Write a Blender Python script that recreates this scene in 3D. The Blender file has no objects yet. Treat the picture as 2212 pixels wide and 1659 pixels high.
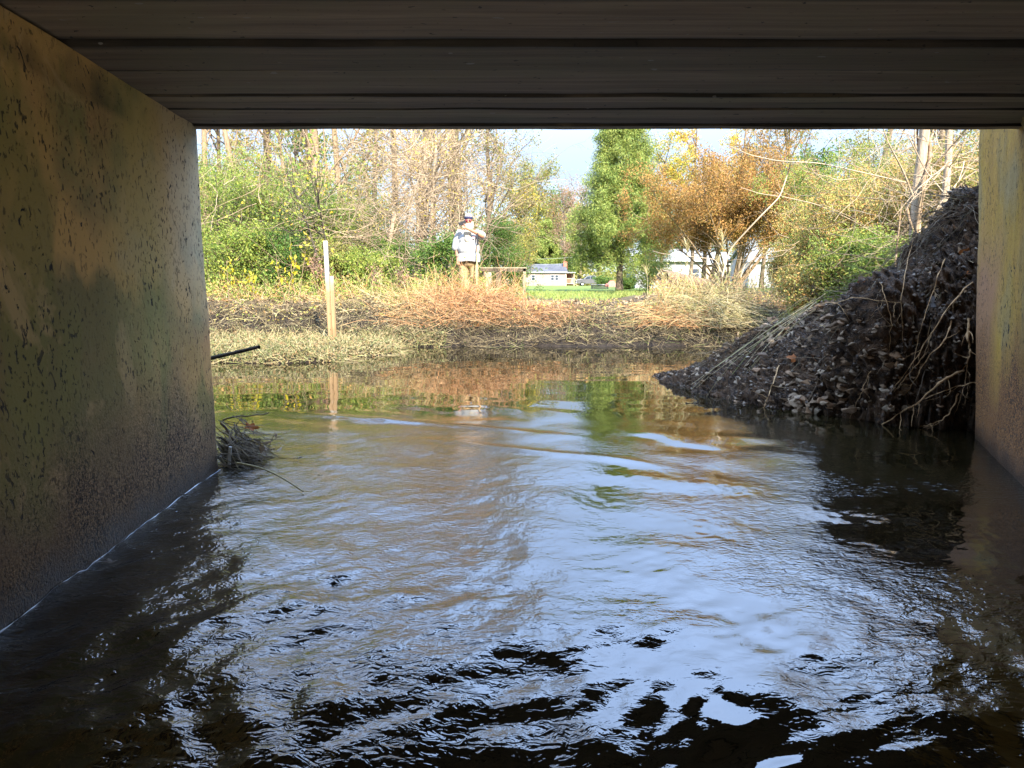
import bpy, bmesh, math, random
import numpy as np
from mathutils import Vector, Matrix
from mathutils.bvhtree import BVHTree
rad = math.radians
random.seed(5)
rng = np.random.default_rng(11)
sc = bpy.context.scene
COL = sc.collection

# ------------------------------------------------------------------ camera, sky, sun, exposure
PITCH = rad(7.43)
F = 1535.0                                   # focal length in pixels of a 2212 px wide picture
cam_d = bpy.data.cameras.new("camera"); cam = bpy.data.objects.new("camera", cam_d); COL.objects.link(cam)
cam_d.lens = 36.0 * F / 2212.0; cam_d.sensor_width = 36.0
cam_d.clip_start = 0.05; cam_d.clip_end = 3000
cam.location = (0, 0, 1.0); cam.rotation_euler = (rad(90) - PITCH, 0, 0)
sc.camera = cam
SUN_EL, SUN_AZ = rad(36), rad(158)           # azimuth clockwise from +Y
sd = bpy.data.lights.new("sun", 'SUN'); so = bpy.data.objects.new("sun", sd); COL.objects.link(so)
sd.energy = 2.0; sd.angle = rad(0.55); sd.color = (1.0, 0.93, 0.82)
sv = Vector((math.sin(SUN_AZ) * math.cos(SUN_EL), math.cos(SUN_AZ) * math.cos(SUN_EL), math.sin(SUN_EL)))
so.rotation_euler = sv.to_track_quat('Z', 'Y').to_euler()
so.location = sv * 60
w = bpy.data.worlds.new("World"); sc.world = w; w.use_nodes = True
wn = w.node_tree; wn.nodes.clear()
sky = wn.nodes.new('ShaderNodeTexSky'); sky.sky_type = 'NISHITA'; sky.sun_disc = False
sky.sun_elevation = SUN_EL; sky.sun_rotation = SUN_AZ; sky.air_density = 1.0; sky.dust_density = 0.6; sky.ozone_density = 1.6
tc = wn.nodes.new('ShaderNodeTexCoord'); mp = wn.nodes.new('ShaderNodeMapping'); mp.inputs['Scale'].default_value = (1.0, 1.6, 4.5)
wn.links.new(tc.outputs['Generated'], mp.inputs['Vector'])
nz = wn.nodes.new('ShaderNodeTexNoise'); nz.inputs['Scale'].default_value = 1.7; nz.inputs['Detail'].default_value = 6; nz.inputs['Distortion'].default_value = 0.6
wn.links.new(mp.outputs['Vector'], nz.inputs['Vector'])
cr = wn.nodes.new('ShaderNodeMapRange'); cr.inputs['From Min'].default_value = 0.36; cr.inputs['From Max'].default_value = 0.72; cr.inputs['To Max'].default_value = 0.94; cr.inputs['To Min'].default_value = 0.74
wn.links.new(nz.outputs['Fac'], cr.inputs['Value'])
mx = wn.nodes.new('ShaderNodeMix'); mx.data_type = 'RGBA'; mx.inputs['B'].default_value = (1.0, 1.0, 1.0, 1)
# thin high cloud, brighter overhead than along the horizon
sx = wn.nodes.new('ShaderNodeSeparateXYZ'); wn.links.new(tc.outputs['Generated'], sx.inputs['Vector'])
hr = wn.nodes.new('ShaderNodeMapRange'); hr.inputs['From Min'].default_value = 0.16; hr.inputs['From Max'].default_value = 0.62; hr.inputs['To Min'].default_value = 0.0; hr.inputs['To Max'].default_value = 1.0
wn.links.new(sx.outputs['Z'], hr.inputs['Value'])
vm = wn.nodes.new('ShaderNodeMix'); vm.data_type = 'RGBA'; vm.inputs[6].default_value = (1.22, 1.42, 1.82, 1); vm.inputs[7].default_value = (5.6, 7.9, 12.6, 1); wn.links.new(hr.outputs['Result'], vm.inputs['Factor'])
wn.links.new(vm.outputs[2], mx.inputs[7])
wn.links.new(cr.outputs['Result'], mx.inputs['Factor']); wn.links.new(sky.outputs['Color'], mx.inputs['A'])
bg = wn.nodes.new('ShaderNodeBackground'); bg.inputs['Strength'].default_value = 0.05
wn.links.new(mx.outputs['Result'], bg.inputs['Color'])
wo = wn.nodes.new('ShaderNodeOutputWorld'); wn.links.new(bg.outputs['Background'], wo.inputs['Surface'])
sc.view_settings.view_transform = 'Standard'; sc.view_settings.look = 'None'
sc.view_settings.exposure = 3.4; sc.view_settings.gamma = 1.0; sc.view_settings.use_curve_mapping = False
sc.cycles.use_denoising = True
sc.cycles.max_bounces = 8; sc.cycles.diffuse_bounces = 5; sc.cycles.glossy_bounces = 3
sc.cycles.transmission_bounces = 3; sc.cycles.transparent_max_bounces = 4
sc.cycles.caustics_reflective = True; sc.cycles.blur_glossy = 0.6; sc.cycles.caustics_refractive = False
sc.cycles.sample_clamp_indirect = 6.0

# ------------------------------------------------------------------ pixel rays (2212 x 1659 picture) -> points of the place
def ray(px, py):
    c = (px - 1106.0) / F; t = (829.5 - py) / F
    return np.array([c, math.cos(PITCH) + t * math.sin(PITCH), -math.sin(PITCH) + t * math.cos(PITCH)])
def pt(px, py, Y):
    d = ray(px, py); return np.array([0, 0, 1.0]) + d * (Y / d[1])
def ptz(px, py, z):
    d = ray(px, py); return np.array([0, 0, 1.0]) + d * ((z - 1.0) / d[2])
def px_x(px, Y): return (px - 1106.0) / F * Y / 1.0

# ------------------------------------------------------------------ noise and mesh helpers
_perm = np.random.default_rng(3).permutation(512)
_perm = np.concatenate([_perm, _perm, _perm])
_ga = np.random.default_rng(4).random(512) * 2 * np.pi
_gx, _gy = np.cos(_ga), np.sin(_ga)
def perlin(x, y):
    x = np.asarray(x, float); y = np.asarray(y, float)
    xi = np.floor(x).astype(int); yi = np.floor(y).astype(int); xf = x - xi; yf = y - yi
    u = xf ** 3 * (xf * (xf * 6 - 15) + 10); v = yf ** 3 * (yf * (yf * 6 - 15) + 10)
    def g(i, j, a, b):
        h = _perm[(_perm[i % 512] + j) % 512]
        return _gx[h] * a + _gy[h] * b
    a = g(xi, yi, xf, yf); b = g(xi + 1, yi, xf - 1, yf); c = g(xi, yi + 1, xf, yf - 1); d = g(xi + 1, yi + 1, xf - 1, yf - 1)
    return 1.5 * ((a * (1 - u) + b * u) * (1 - v) + (c * (1 - u) + d * u) * v)
def fbm(x, y, o=4, g=0.5):
    s = 0; a = 1.0; f = 1.0
    for k in range(o):
        s = s + a * perlin(x * f + 17.3 * k, y * f - 9.1 * k); a *= g; f *= 2.03
    return s
def sstep(a, b, x):
    t = np.clip((np.asarray(x, float) - a) / (b - a), 0, 1); return t * t * (3 - 2 * t)
def nrm(v):
    return v / np.maximum(np.linalg.norm(v, axis=-1, keepdims=True), 1e-9)

class MB:
    """collects vertices and faces; build() links them as ONE mesh object"""
    def __init__(s): s.V = []; s.T = []; s.Q = []; s.TM = []; s.QM = []; s.n = 0
    def add(s, V, Fc, m=0):
        V = np.asarray(V, float).reshape(-1, 3); Fc = np.asarray(Fc, int)
        if len(Fc):
            if Fc.shape[1] == 3: s.T.append(Fc + s.n); s.TM.append(np.full(len(Fc), m))
            else: s.Q.append(Fc + s.n); s.QM.append(np.full(len(Fc), m))
        s.V.append(V); s.n += len(V); return s
    def box(s, x0, x1, y0, y1, z0, z1, m=0, M=None):
        V = np.array([[x, y, z] for x in (x0, x1) for y in (y0, y1) for z in (z0, z1)], float)
        if M is not None: V = V @ M[0].T + M[1]
        return s.add(V, [[0, 1, 3, 2], [4, 6, 7, 5], [0, 4, 5, 1], [2, 3, 7, 6], [0, 2, 6, 4], [1, 5, 7, 3]], m)
    def beam(s, a, b, wd, ht, m=0):
        a = np.array(a, float); b = np.array(b, float); t = nrm(b - a)
        up = np.array([0, 0, 1.0]) if abs(t[2]) < .9 else np.array([0, 1.0, 0])
        u = nrm(np.cross(t, up)); v = np.cross(u, t)
        V = [p + u * i * wd / 2 + v * j * ht / 2 for p in (a, b) for i in (-1, 1) for j in (-1, 1)]
        return s.add(V, [[0, 1, 3, 2], [4, 6, 7, 5], [0, 4, 5, 1], [2, 3, 7, 6], [0, 2, 6, 4], [1, 5, 7, 3]], m)
    def tube(s, P, Rd, sd=3, m=0):
        V, Fc = tubes(P, Rd, sd); return s.add(V, Fc, m)
    def prism(s, poly, y0, y1, m=0):
        """poly in x,z extruded along y"""
        n = len(poly); V = [[p[0], y, p[1]] for y in (y0, y1) for p in poly]
        s.add(V, [[i, (i + 1) % n, n + (i + 1) % n, n + i] for i in range(n)], m)
        c = np.mean(np.array(poly), axis=0)
        for k, y in enumerate((y0, y1)):
            VV = [[p[0], y, p[1]] for p in poly] + [[c[0], y, c[1]]]
            s.add(VV, [[i, (i + 1) % n, n] for i in range(n)], m)
        return s
    def build(s, name, mats, parent=None, smooth=False):
        if not isinstance(mats, (list, tuple)): mats = [mats]
        me = bpy.data.meshes.new(name)
        V = np.concatenate(s.V); nt = sum(len(a) for a in s.T); nq = sum(len(a) for a in s.Q)
        idx = np.concatenate([a.ravel() for a in s.T] + [a.ravel() for a in s.Q]).astype(np.int32)
        st = np.concatenate([np.arange(nt) * 3, nt * 3 + np.arange(nq) * 4]).astype(np.int32)
        mi = np.concatenate(s.TM + s.QM).astype(np.int32)
        me.vertices.add(len(V)); me.vertices.foreach_set('co', V.astype(np.float32).ravel())
        me.loops.add(len(idx)); me.loops.foreach_set('vertex_index', idx)
        me.polygons.add(nt + nq); me.polygons.foreach_set('loop_start', st)
        for m in mats: me.materials.append(m)
        me.polygons.foreach_set('material_index', mi)
        me.polygons.foreach_set('use_smooth', np.full(nt + nq, smooth))
        me.update(calc_edges=True); me.validate()
        o = bpy.data.objects.new(name, me); COL.objects.link(o)
        if parent is not None: o.parent = parent
        return o

def tubes(P, Rd, sd=3):
    P = np.asarray(P, float); 
    if P.ndim == 2: P = P[None]
    N, K, _ = P.shape
    Rd = np.broadcast_to(np.asarray(Rd, float), (N, K)) if np.ndim(Rd) != 1 or len(np.atleast_1d(Rd)) == K else np.repeat(np.asarray(Rd)[:, None], K, 1)
    T = nrm(np.gradient(P, axis=1))
    ref = nrm(rng.normal(size=(N, 1, 3)) * 0.3 + np.where(np.abs(T[:, :1, 2:3]) > .8, np.array([1.0, 0, 0]), np.array([0, 0, 1.0])))
    U = nrm(np.cross(T, np.broadcast_to(ref, T.shape))); W = np.cross(T, U)
    a = np.arange(sd) * 2 * np.pi / sd
    V = P[:, :, None, :] + Rd[:, :, None, None] * (U[:, :, None, :] * np.cos(a)[None, None, :, None] + W[:, :, None, :] * np.sin(a)[None, None, :, None])
    i = np.arange(N)[:, None, None] * K * sd; k = np.arange(K - 1)[None, :, None] * sd; j = np.arange(sd)[None, None, :]; j2 = (j + 1) % sd
    Fc = np.stack([i + k + j, i + k + j2, i + k + sd + j2, i + k + sd + j], -1).reshape(-1, 4)
    return V.reshape(-1, 3), Fc
def ribbons(P, W):
    P = np.asarray(P, float); N, K, _ = P.shape
    T = nrm(np.gradient(P, axis=1)); ref = nrm(rng.normal(size=(N, 1, 3)))
    U = nrm(np.cross(T, np.broadcast_to(ref, T.shape)))
    tap = np.sin(np.linspace(.25, 1, K) * np.pi * .97)[None, :, None] ** .6
    w_ = np.asarray(W, float).reshape(-1, 1, 1) * tap
    V = np.stack([P - U * w_, P + U * w_], 2)
    i = np.arange(N)[:, None] * K * 2; k = np.arange(K - 1)[None, :] * 2
    Fc = np.stack([i + k, i + k + 1, i + k + 3, i + k + 2], -1).reshape(-1, 4)
    return V.reshape(-1, 3), Fc
def leaves(Cn, size, asp=.5, droop=0.0, up=.35):
    N = len(Cn); size = np.broadcast_to(size, (N,))
    a = rng.normal(size=(N, 3)); a[:, 2] -= droop; a = nrm(a)
    n0 = rng.normal(size=(N, 3)); n0[:, 2] += up; b = nrm(np.cross(a, n0)); n = np.cross(a, b)
    s = size[:, None] * rng.uniform(.65, 1.3, (N, 1))
    V = np.stack([Cn - a * s * .5, Cn + b * s * asp * .5 + n * s * .12 - a * s * .04, Cn + a * s * .5 - n * s * .1, Cn - b * s * asp * .5 + n * s * .12 - a * s * .04], 1)
    return V.reshape(-1, 3), (np.arange(N)[:, None] * 4 + np.arange(4)[None])
def walk(o, d, L, K=6, wob=.15, up=0.0):
    o = np.asarray(o, float); d = nrm(np.asarray(d, float)); N = len(o); L = np.broadcast_to(L, (N,))
    P = [o]; up = np.broadcast_to(up, (N,))
    for k in range(K - 1):
        d = d + rng.normal(size=(N, 3)) * wob; d[:, 2] += up; d = nrm(d)
        P.append(P[-1] + d * (L / (K - 1))[:, None])
    return np.stack(P, 1)
def spawn(P, m, t0, t1, L, spread, up=0.0, K=5, wob=.15, fwd=1.0):
    N, Kp, _ = P.shape
    t = rng.uniform(t0, t1, (N, m)); f = t * (Kp - 1); i = np.minimum(f.astype(int), Kp - 2); f = f - i
    ii = np.arange(N)[:, None]
    A = P[ii, i]; B = P[ii, i + 1]; o = A + (B - A) * f[..., None]; T = nrm(B - A)
    pr = rng.normal(size=T.shape); pr = nrm(pr - T * np.sum(pr * T, -1, keepdims=True))
    d = nrm(T * fwd + pr * spread)
    L = L(t) if callable(L) else L * rng.uniform(.6, 1.25, t.shape)
    return walk(o.reshape(-1, 3), d.reshape(-1, 3), np.broadcast_to(L, t.shape).ravel(), K, wob, up)
def along(P, m, jit, t0=.15):
    N, K, _ = P.shape
    f = rng.uniform(t0, 1, (N, m)) * (K - 1); i = np.minimum(f.astype(int), K - 2); f = f - i; ii = np.arange(N)[:, None]
    o = P[ii, i] * (1 - f[..., None]) + P[ii, i + 1] * f[..., None]
    o = o.reshape(-1, 3); return o + rng.normal(size=o.shape) * jit
def taper(P, r0, r1):
    N, K, _ = P.shape; r0 = np.broadcast_to(r0, (N,)); return r0[:, None] + (r1 - r0)[:, None] * np.linspace(0, 1, K)[None]

def empty(name, loc, rz=0.0):
    o = bpy.data.objects.new(name, None); COL.objects.link(o); o.location = loc; o.rotation_euler = (0, 0, rz); o.empty_display_size = .2; return o
def tag(o, label, cat, group=None):
    o['label'] = label; o['category'] = cat
    if group: o['group'] = group
    return o
def kind(o, k, label=None):
    o['kind'] = k
    if label: o['label'] = label
    return o
def copy_tree(o, parent=None):
    c = o.copy(); COL.objects.link(c)
    if parent is not None: c.parent = parent
    for ch in list(o.children): copy_tree(ch, c)
    return c
def sphere(V_c, r, n=10, m=7):
    """ellipsoid verts and faces"""
    r = np.broadcast_to(np.asarray(r, float), (3,)); V = []; 
    for i in range(m + 1):
        th = math.pi * i / m
        for j in range(n):
            ph = 2 * math.pi * j / n; V.append([math.sin(th) * math.cos(ph), math.sin(th) * math.sin(ph), math.cos(th)])
    Fc = [[i * n + j, (i + 1) * n + j, (i + 1) * n + (j + 1) % n, i * n + (j + 1) % n] for i in range(m) for j in range(n)]
    return np.array(V) * r + np.asarray(V_c, float), Fc

# ------------------------------------------------------------------ materials
def mk(name):
    m = bpy.data.materials.new(name); m.use_nodes = True; m.node_tree.nodes.clear(); return m, m.node_tree
class G:
    def __init__(s, nt): s.t = nt
    def n(s, typ, ins=None, **pr):
        nd = s.t.nodes.new('ShaderNode' + typ)
        for k, v in pr.items(): setattr(nd, k, v)
        for k, v in (ins or {}).items():
            if isinstance(v, bpy.types.NodeSocket): s.t.links.new(v, nd.inputs[k])
            else: nd.inputs[k].default_value = v
        return nd
    def noise(s, vec, scale, det=3, rough=.5, dist=0): return s.n('TexNoise', {'Vector': vec, 'Scale': scale, 'Detail': det, 'Roughness': rough, 'Distortion': dist}).outputs['Fac']
    def rng(s, v, a, b, c=0.0, d=1.0): return s.n('MapRange', {'Value': v, 'From Min': a, 'From Max': b, 'To Min': c, 'To Max': d}).outputs['Result']
    def mix(s, f, a, b, bt='MIX'):
        nd = s.n('Mix', data_type='RGBA', blend_type=bt)
        for k, v in (('Factor', f), ('A', a), ('B', b)):
            sk = nd.inputs[k]
            if k != 'Factor': sk = [i for i in nd.inputs if i.name == k and i.type == 'RGBA'][0]
            else: sk = [i for i in nd.inputs if i.name == 'Factor' and i.type == 'VALUE'][0]
            if isinstance(v, bpy.types.NodeSocket): s.t.links.new(v, sk)
            else: sk.default_value = (tuple(v) + (1,))[:4] if k != 'Factor' else v
        return [o for o in nd.outputs if o.type == 'RGBA'][0]
    def math(s, op, a, b=0.0):
        nd = s.n('Math', operation=op)
        for i, v in enumerate((a, b)):
            if isinstance(v, bpy.types.NodeSocket): s.t.links.new(v, nd.inputs[i])
            else: nd.inputs[i].default_value = v
        return nd.outputs[0]
    def ramp(s, f, stops):
        nd = s.n('ValToRGB', {'Fac': f}); e = nd.color_ramp.elements
        while len(e) < len(stops): e.new(.5)
        for q, (p, c) in zip(e, stops): q.position = p; q.color = tuple(c) + (1,)
        return nd.outputs['Color']
    def scale(s, v, sc_): return s.n('Mapping', {'Vector': v, 'Scale': sc_}).outputs['Vector']
    def pos(s): return s.n('NewGeometry').outputs['Position']
    def obj(s): return s.n('TexCoord').outputs['Object']
    def bump(s, h, strength=.4, dist=.01, normal=None):
        ins = {'Height': h, 'Strength': strength, 'Distance': dist}
        if normal is not None: ins['Normal'] = normal
        return s.n('Bump', ins).outputs['Normal']
    def out(s, sh): s.n('OutputMaterial', {'Surface': sh})
    def pbr(s, col, rough=.7, normal=None, spec=.4, ior=1.45, **kw):
        ins = {'Base Color': col if isinstance(col, bpy.types.NodeSocket) else tuple(col) + (1,), 'Roughness': rough, 'Specular IOR Level': spec, 'IOR': ior}
        if normal is not None: ins['Normal'] = normal
        ins.update(kw)
        b = s.n('BsdfPrincipled', ins); return b.outputs['BSDF']

def m_plain(name, col, rough=.6, var=.15, sc_=6.0, bump=.0, metal=0.0, spec=.4):
    m, nt = mk(name); g = G(nt); p = g.obj(); f = g.noise(p, sc_, 4)
    c = g.mix(g.rng(f, .3, .7), [x * (1 - var) for x in col], [min(1, x * (1 + var)) for x in col])
    nn = g.bump(g.noise(p, sc_ * 5, 3), bump, .02) if bump else None
    g.out(g.pbr(c, rough, nn, spec, Metallic=metal)); return m
def m_leaf(name, stops, trans=.35, rough=.55):
    """stops: list of colours picked per leaf"""
    m, nt = mk(name); g = G(nt); r = g.n('NewGeometry').outputs['Random Per Island']
    big = g.noise(g.pos(), .9, 2)
    f = g.math('ADD', g.math('MULTIPLY', r, .75), g.math('MULTIPLY', g.rng(big, .3, .7), .25))
    n = len(stops); c = g.ramp(f, [((i + .1) / max(1, n - .8), s) for i, s in enumerate(stops)])
    d = g.pbr(c, rough, None, .25); t = g.n('BsdfTranslucent', {'Color': c}).outputs[0]
    g.out(g.n('MixShader', {0: trans, 1: d, 2: t}).outputs[0]); return m
def m_strand(name, stops, rough=.7):
    m, nt = mk(name); g = G(nt); r = g.n('NewGeometry').outputs['Random Per Island']; n = len(stops)
    c = g.ramp(r, [((i + .1) / max(1, n - .8), s) for i, s in enumerate(stops)])
    g.out(g.pbr(c, rough, None, .25)); return m
def m_bark(name, ca, cb, sc_=18.0, stretch=.22):
    m, nt = mk(name); g = G(nt); p = g.scale(g.pos(), (1, 1, stretch)); f = g.noise(p, sc_, 5, .6, .4); k = g.noise(g.pos(), 2.3, 3)
    c = g.mix(g.rng(f, .35, .65), ca, cb); c = g.mix(g.rng(k, .45, .75, 0, .35), c, [.10, .11, .06])
    g.out(g.pbr(c, .9, g.bump(f, .7, .03), .15)); return m

def m_concrete(name, a, b, c, grime, grime_h, dark=(.018, .014, .009), streak=(9, 9, .9), gritty=1.0, edge=None):
    m, nt = mk(name); g = G(nt); p = g.pos(); xyz = g.n('SeparateXYZ', {'Vector': p})
    n1 = g.noise(p, 1.25, 5, .55, .5); n2 = g.noise(g.scale(p, (1, 1, .55)), 2.6, 4, .5, .3)
    col = g.mix(g.rng(n1, .42, .56), a, b); col = g.mix(g.rng(n2, .50, .64), col, c)
    st = g.noise(g.scale(p, streak), 1.0, 4, .6, .2); col = g.mix(g.rng(st, .45, .8, 0, .55), col, [x * .42 for x in a])
    fine = g.noise(p, 60, 4, .7); col = g.mix(g.rng(fine, .35, .75, 0, .55), col, [x * .45 for x in b])
    if edge is not None: col = edge(g, xyz, p, col)
    # bug holes and scabs, stretched a little downwards
    v1 = g.noise(g.scale(p, (1, 1, .62)), 34, 3, .6, .8); h1 = g.rng(v1, .63, .66)
    v2 = g.noise(g.scale(p, (1, 1, .6)), 62, 2, .5, .3); h2 = g.rng(v2, .60, .65)
    v3 = g.noise(g.scale(p, (1.1, 1.1, .5)), 13, 4, .62, 1.2); h3 = g.rng(v3, .69, .71)
    msk = g.rng(g.noise(g.scale(p, (1, 1, .5)), 1.9, 3, .6), .40, .60); h1 = g.math('MULTIPLY', h1, msk); h2 = g.math('MULTIPLY', h2, g.rng(g.noise(p, 3.1, 3), .42, .6, .25, 1))
    holes = g.math('MAXIMUM', g.math('MAXIMUM', h1, h3), g.math('MULTIPLY', h2, .85))
    # wet gritty zone low down, its upper edge ragged
    zz = g.math('ADD', xyz.outputs['Z'], g.math('MULTIPLY', g.math('SUBTRACT', g.noise(g.scale(p, (1.4, 1.4, .6)), 1.6, 4), .5), .9))
    low = g.rng(zz, grime_h + .28, grime_h - .12)
    gr = g.noise(p, 95, 3, .75); gcol = g.mix(g.rng(gr, .40, .66), dark, grime)
    gcol = g.mix(g.rng(g.noise(p, 2.2, 3), .45, .68), gcol, [x * .45 for x in grime])
    spk = g.noise(p, 170, 1); gcol = g.mix(g.rng(spk, .69, .74, 0, .8), gcol, [.30, .25, .19])
    col = g.mix(low, col, gcol)
    wet = g.rng(g.math('ADD', xyz.outputs['Z'], g.math('MULTIPLY', g.math('SUBTRACT', g.noise(p, 7, 3), .5), .14)), .16, .02)
    col = g.mix(g.math('MULTIPLY', wet, .75), col, [.012, .010, .008])
    col = g.mix(holes, col, [.008, .007, .006])
    hh = g.math('SUBTRACT', g.math('ADD', g.math('MULTIPLY', fine, .35), g.math('MULTIPLY', g.math('MULTIPLY', gr, low), 1.3 * gritty)), g.math('MULTIPLY', holes, .9))
    hh = g.math('ADD', hh, g.math('MULTIPLY', n2, 1.2))
    g.out(g.pbr(col, g.rng(wet, 0, 1, .82, .35), g.bump(hh, .85, .012), .35)); return m

def left_edge(g, xyz, p, col):
    # old form-board band and a paler zone along the mouth, as on the photographed wall
    top = g.math('ADD', xyz.outputs['Z'], g.math('MULTIPLY', g.math('SUBTRACT', g.noise(p, 5, 3), .5), .05))
    band = g.rng(top, 1.70, 1.73)
    col = g.mix(g.math('MULTIPLY', band, .75), col, [.055, .042, .02])
    zn = g.math('ADD', g.math('ADD', xyz.outputs['Z'], g.math('MULTIPLY', xyz.outputs['Y'], .10)), g.math('MULTIPLY', g.math('SUBTRACT', g.noise(g.scale(p, (1, 1, .7)), 2.0, 5, .6), .5), .95))
    lowol = g.math('MULTIPLY', g.rng(zn, 1.34, 1.22), g.rng(xyz.outputs['Y'], 3.25, 2.75)); col = g.mix(g.math('MULTIPLY', lowol, .8), col, [.17, .14, .04])
    up = g.math('MULTIPLY', g.rng(zn, 1.24, 1.36), g.rng(g.noise(p, 2.1, 3), .33, .46)); col = g.mix(g.math('MULTIPLY', up, .85), col, [.60, .35, .10])
    lr = g.math('MULTIPLY', g.rng(g.math('ADD', xyz.outputs['Y'], g.math('MULTIPLY', g.math('SUBTRACT', g.noise(p, 2.3, 4), .5), .9)), 2.85, 3.1), g.rng(xyz.outputs['Z'], .85, .55)); col = g.mix(g.math('MULTIPLY', lr, g.rng(xyz.outputs['Z'], .14, .36, 0, .7)), col, [.50, .28, .09])
    ol = g.rng(g.noise(g.scale(p, (1, 1, .55)), 1.9, 4, .5, .4), .53, .60); col = g.mix(g.math('MULTIPLY', ol, .75), col, [.20, .175, .042])
    pk = g.rng(g.noise(g.scale(p, (1.2, 1.2, 1)), 2.7, 4, .6, .6), .57, .66); col = g.mix(g.math('MULTIPLY', pk, .6), col, [.54, .35, .15])
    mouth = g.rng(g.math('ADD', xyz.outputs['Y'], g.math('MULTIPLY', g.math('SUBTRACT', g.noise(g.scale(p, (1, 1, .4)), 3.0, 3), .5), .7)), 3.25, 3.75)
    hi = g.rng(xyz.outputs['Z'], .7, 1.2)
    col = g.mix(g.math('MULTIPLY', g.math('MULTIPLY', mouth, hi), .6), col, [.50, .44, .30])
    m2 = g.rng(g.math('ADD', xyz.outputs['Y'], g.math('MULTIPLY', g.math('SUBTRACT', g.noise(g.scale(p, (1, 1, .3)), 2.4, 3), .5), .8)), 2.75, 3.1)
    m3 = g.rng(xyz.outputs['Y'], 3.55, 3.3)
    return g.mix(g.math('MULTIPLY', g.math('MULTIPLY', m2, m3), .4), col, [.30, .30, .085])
M = {}
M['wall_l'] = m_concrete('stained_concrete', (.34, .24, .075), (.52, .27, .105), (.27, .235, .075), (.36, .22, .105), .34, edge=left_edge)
def right_edge(g, xyz, p, col):
    t = g.math('ADD', xyz.outputs['Z'], g.math('MULTIPLY', g.math('SUBTRACT', g.noise(g.scale(p, (4, 4, .5)), 1.5, 3), .5), .6))
    x = g.math('ADD', xyz.outputs['Y'], g.math('MULTIPLY', t, .38))
    rust = g.math('MULTIPLY', g.rng(x, 4.45, 4.75), g.rng(t, 1.45, 1.0))
    return g.mix(g.math('MULTIPLY', rust, .75), col, [.25, .115, .065])
M['wall_r'] = m_concrete('lichen_yellow_concrete', (.37, .225, .024), (.38, .215, .035), (.27, .20, .075), (.42, .18, .045), .52, streak=(14, 14, .8), edge=right_edge)
def _slab():
    m, nt = mk('board_marked_concrete'); g = G(nt); p = g.pos()
    s1 = g.noise(g.scale(p, (.8, 26, 26)), 1.0, 5, .6, .1); s2 = g.noise(g.scale(p, (2.5, 90, 90)), 1.0, 3, .6); n = g.noise(p, 2.2, 4)
    c = g.mix(g.rng(s1, .35, .65), [.125, .085, .05], [.22, .16, .10]); c = g.mix(g.rng(s2, .5, .7, 0, .5), c, [.075, .062, .046])
    c = g.mix(g.rng(n, .45, .65, 0, .6), c, [.15, .125, .065]); sp = g.noise(g.scale(p, (.7, 1, 1)), 34, 2, .5, .6); sm = g.rng(sp, .70, .73)
    c = g.mix(g.math('MULTIPLY', sm, .8), c, [.012, .011, .009])
    yv = g.n('SeparateXYZ', {'Vector': p}).outputs['Y']; wob = g.math('MULTIPLY', g.math('SUBTRACT', g.noise(g.scale(p, (1.3, .01, .01)), 1.0, 3), .5), .02); yw = g.math('ADD', yv, wob)
    tone = g.n('ValToRGB', {'Fac': g.rng(yv, 0.0, 4.0)}); tone.color_ramp.interpolation = 'CONSTANT'; el = tone.color_ramp.elements
    for q, v in ((0, .85), (1.4 / 4, 1.05), (1.95 / 4, .75), (2.28 / 4, 1.1), (2.675 / 4, .72), (2.98 / 4, .95), (3.335 / 4, 1.12), (3.445 / 4, .8), (3.57 / 4, 1.0), (3.74 / 4, .78), (3.885 / 4, 1.15)):
        e = el.new(q) if q > 0 else el[0]; e.color = (v, v * .97, v * .92, 1)
    c = g.mix(1.0, c, tone.outputs['Color'], 'MULTIPLY')
    joint_dark = None  # dark dirt lines on the joints, also painting in their groove shade
    for y0, w0 in ((1.95, .012), (2.28, .045), (2.675, .05), (2.98, .008), (3.335, .022), (3.445, .008), (3.57, .016), (3.74, .008), (3.885, .022)):
        f = g.rng(g.math('ABSOLUTE', g.math('SUBTRACT', yw, y0)), w0 * 1.1, w0 * .45); joint_dark = f if joint_dark is None else g.math('MAXIMUM', joint_dark, f)
    c = g.mix(g.math('MULTIPLY', joint_dark, .9), c, [.010, .009, .007])
    lt = g.noise(g.scale(p, (.5, 1, 1)), 30, 1); c = g.mix(g.rng(lt, .76, .78, 0, .5), c, [.25, .23, .2])
    g.out(g.pbr(c, .8, g.bump(g.math('SUBTRACT', g.math('ADD', s1, g.math('MULTIPLY', s2, .5)), sm), .6, .006), .3)); return m
M['slab'] = _slab()

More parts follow.
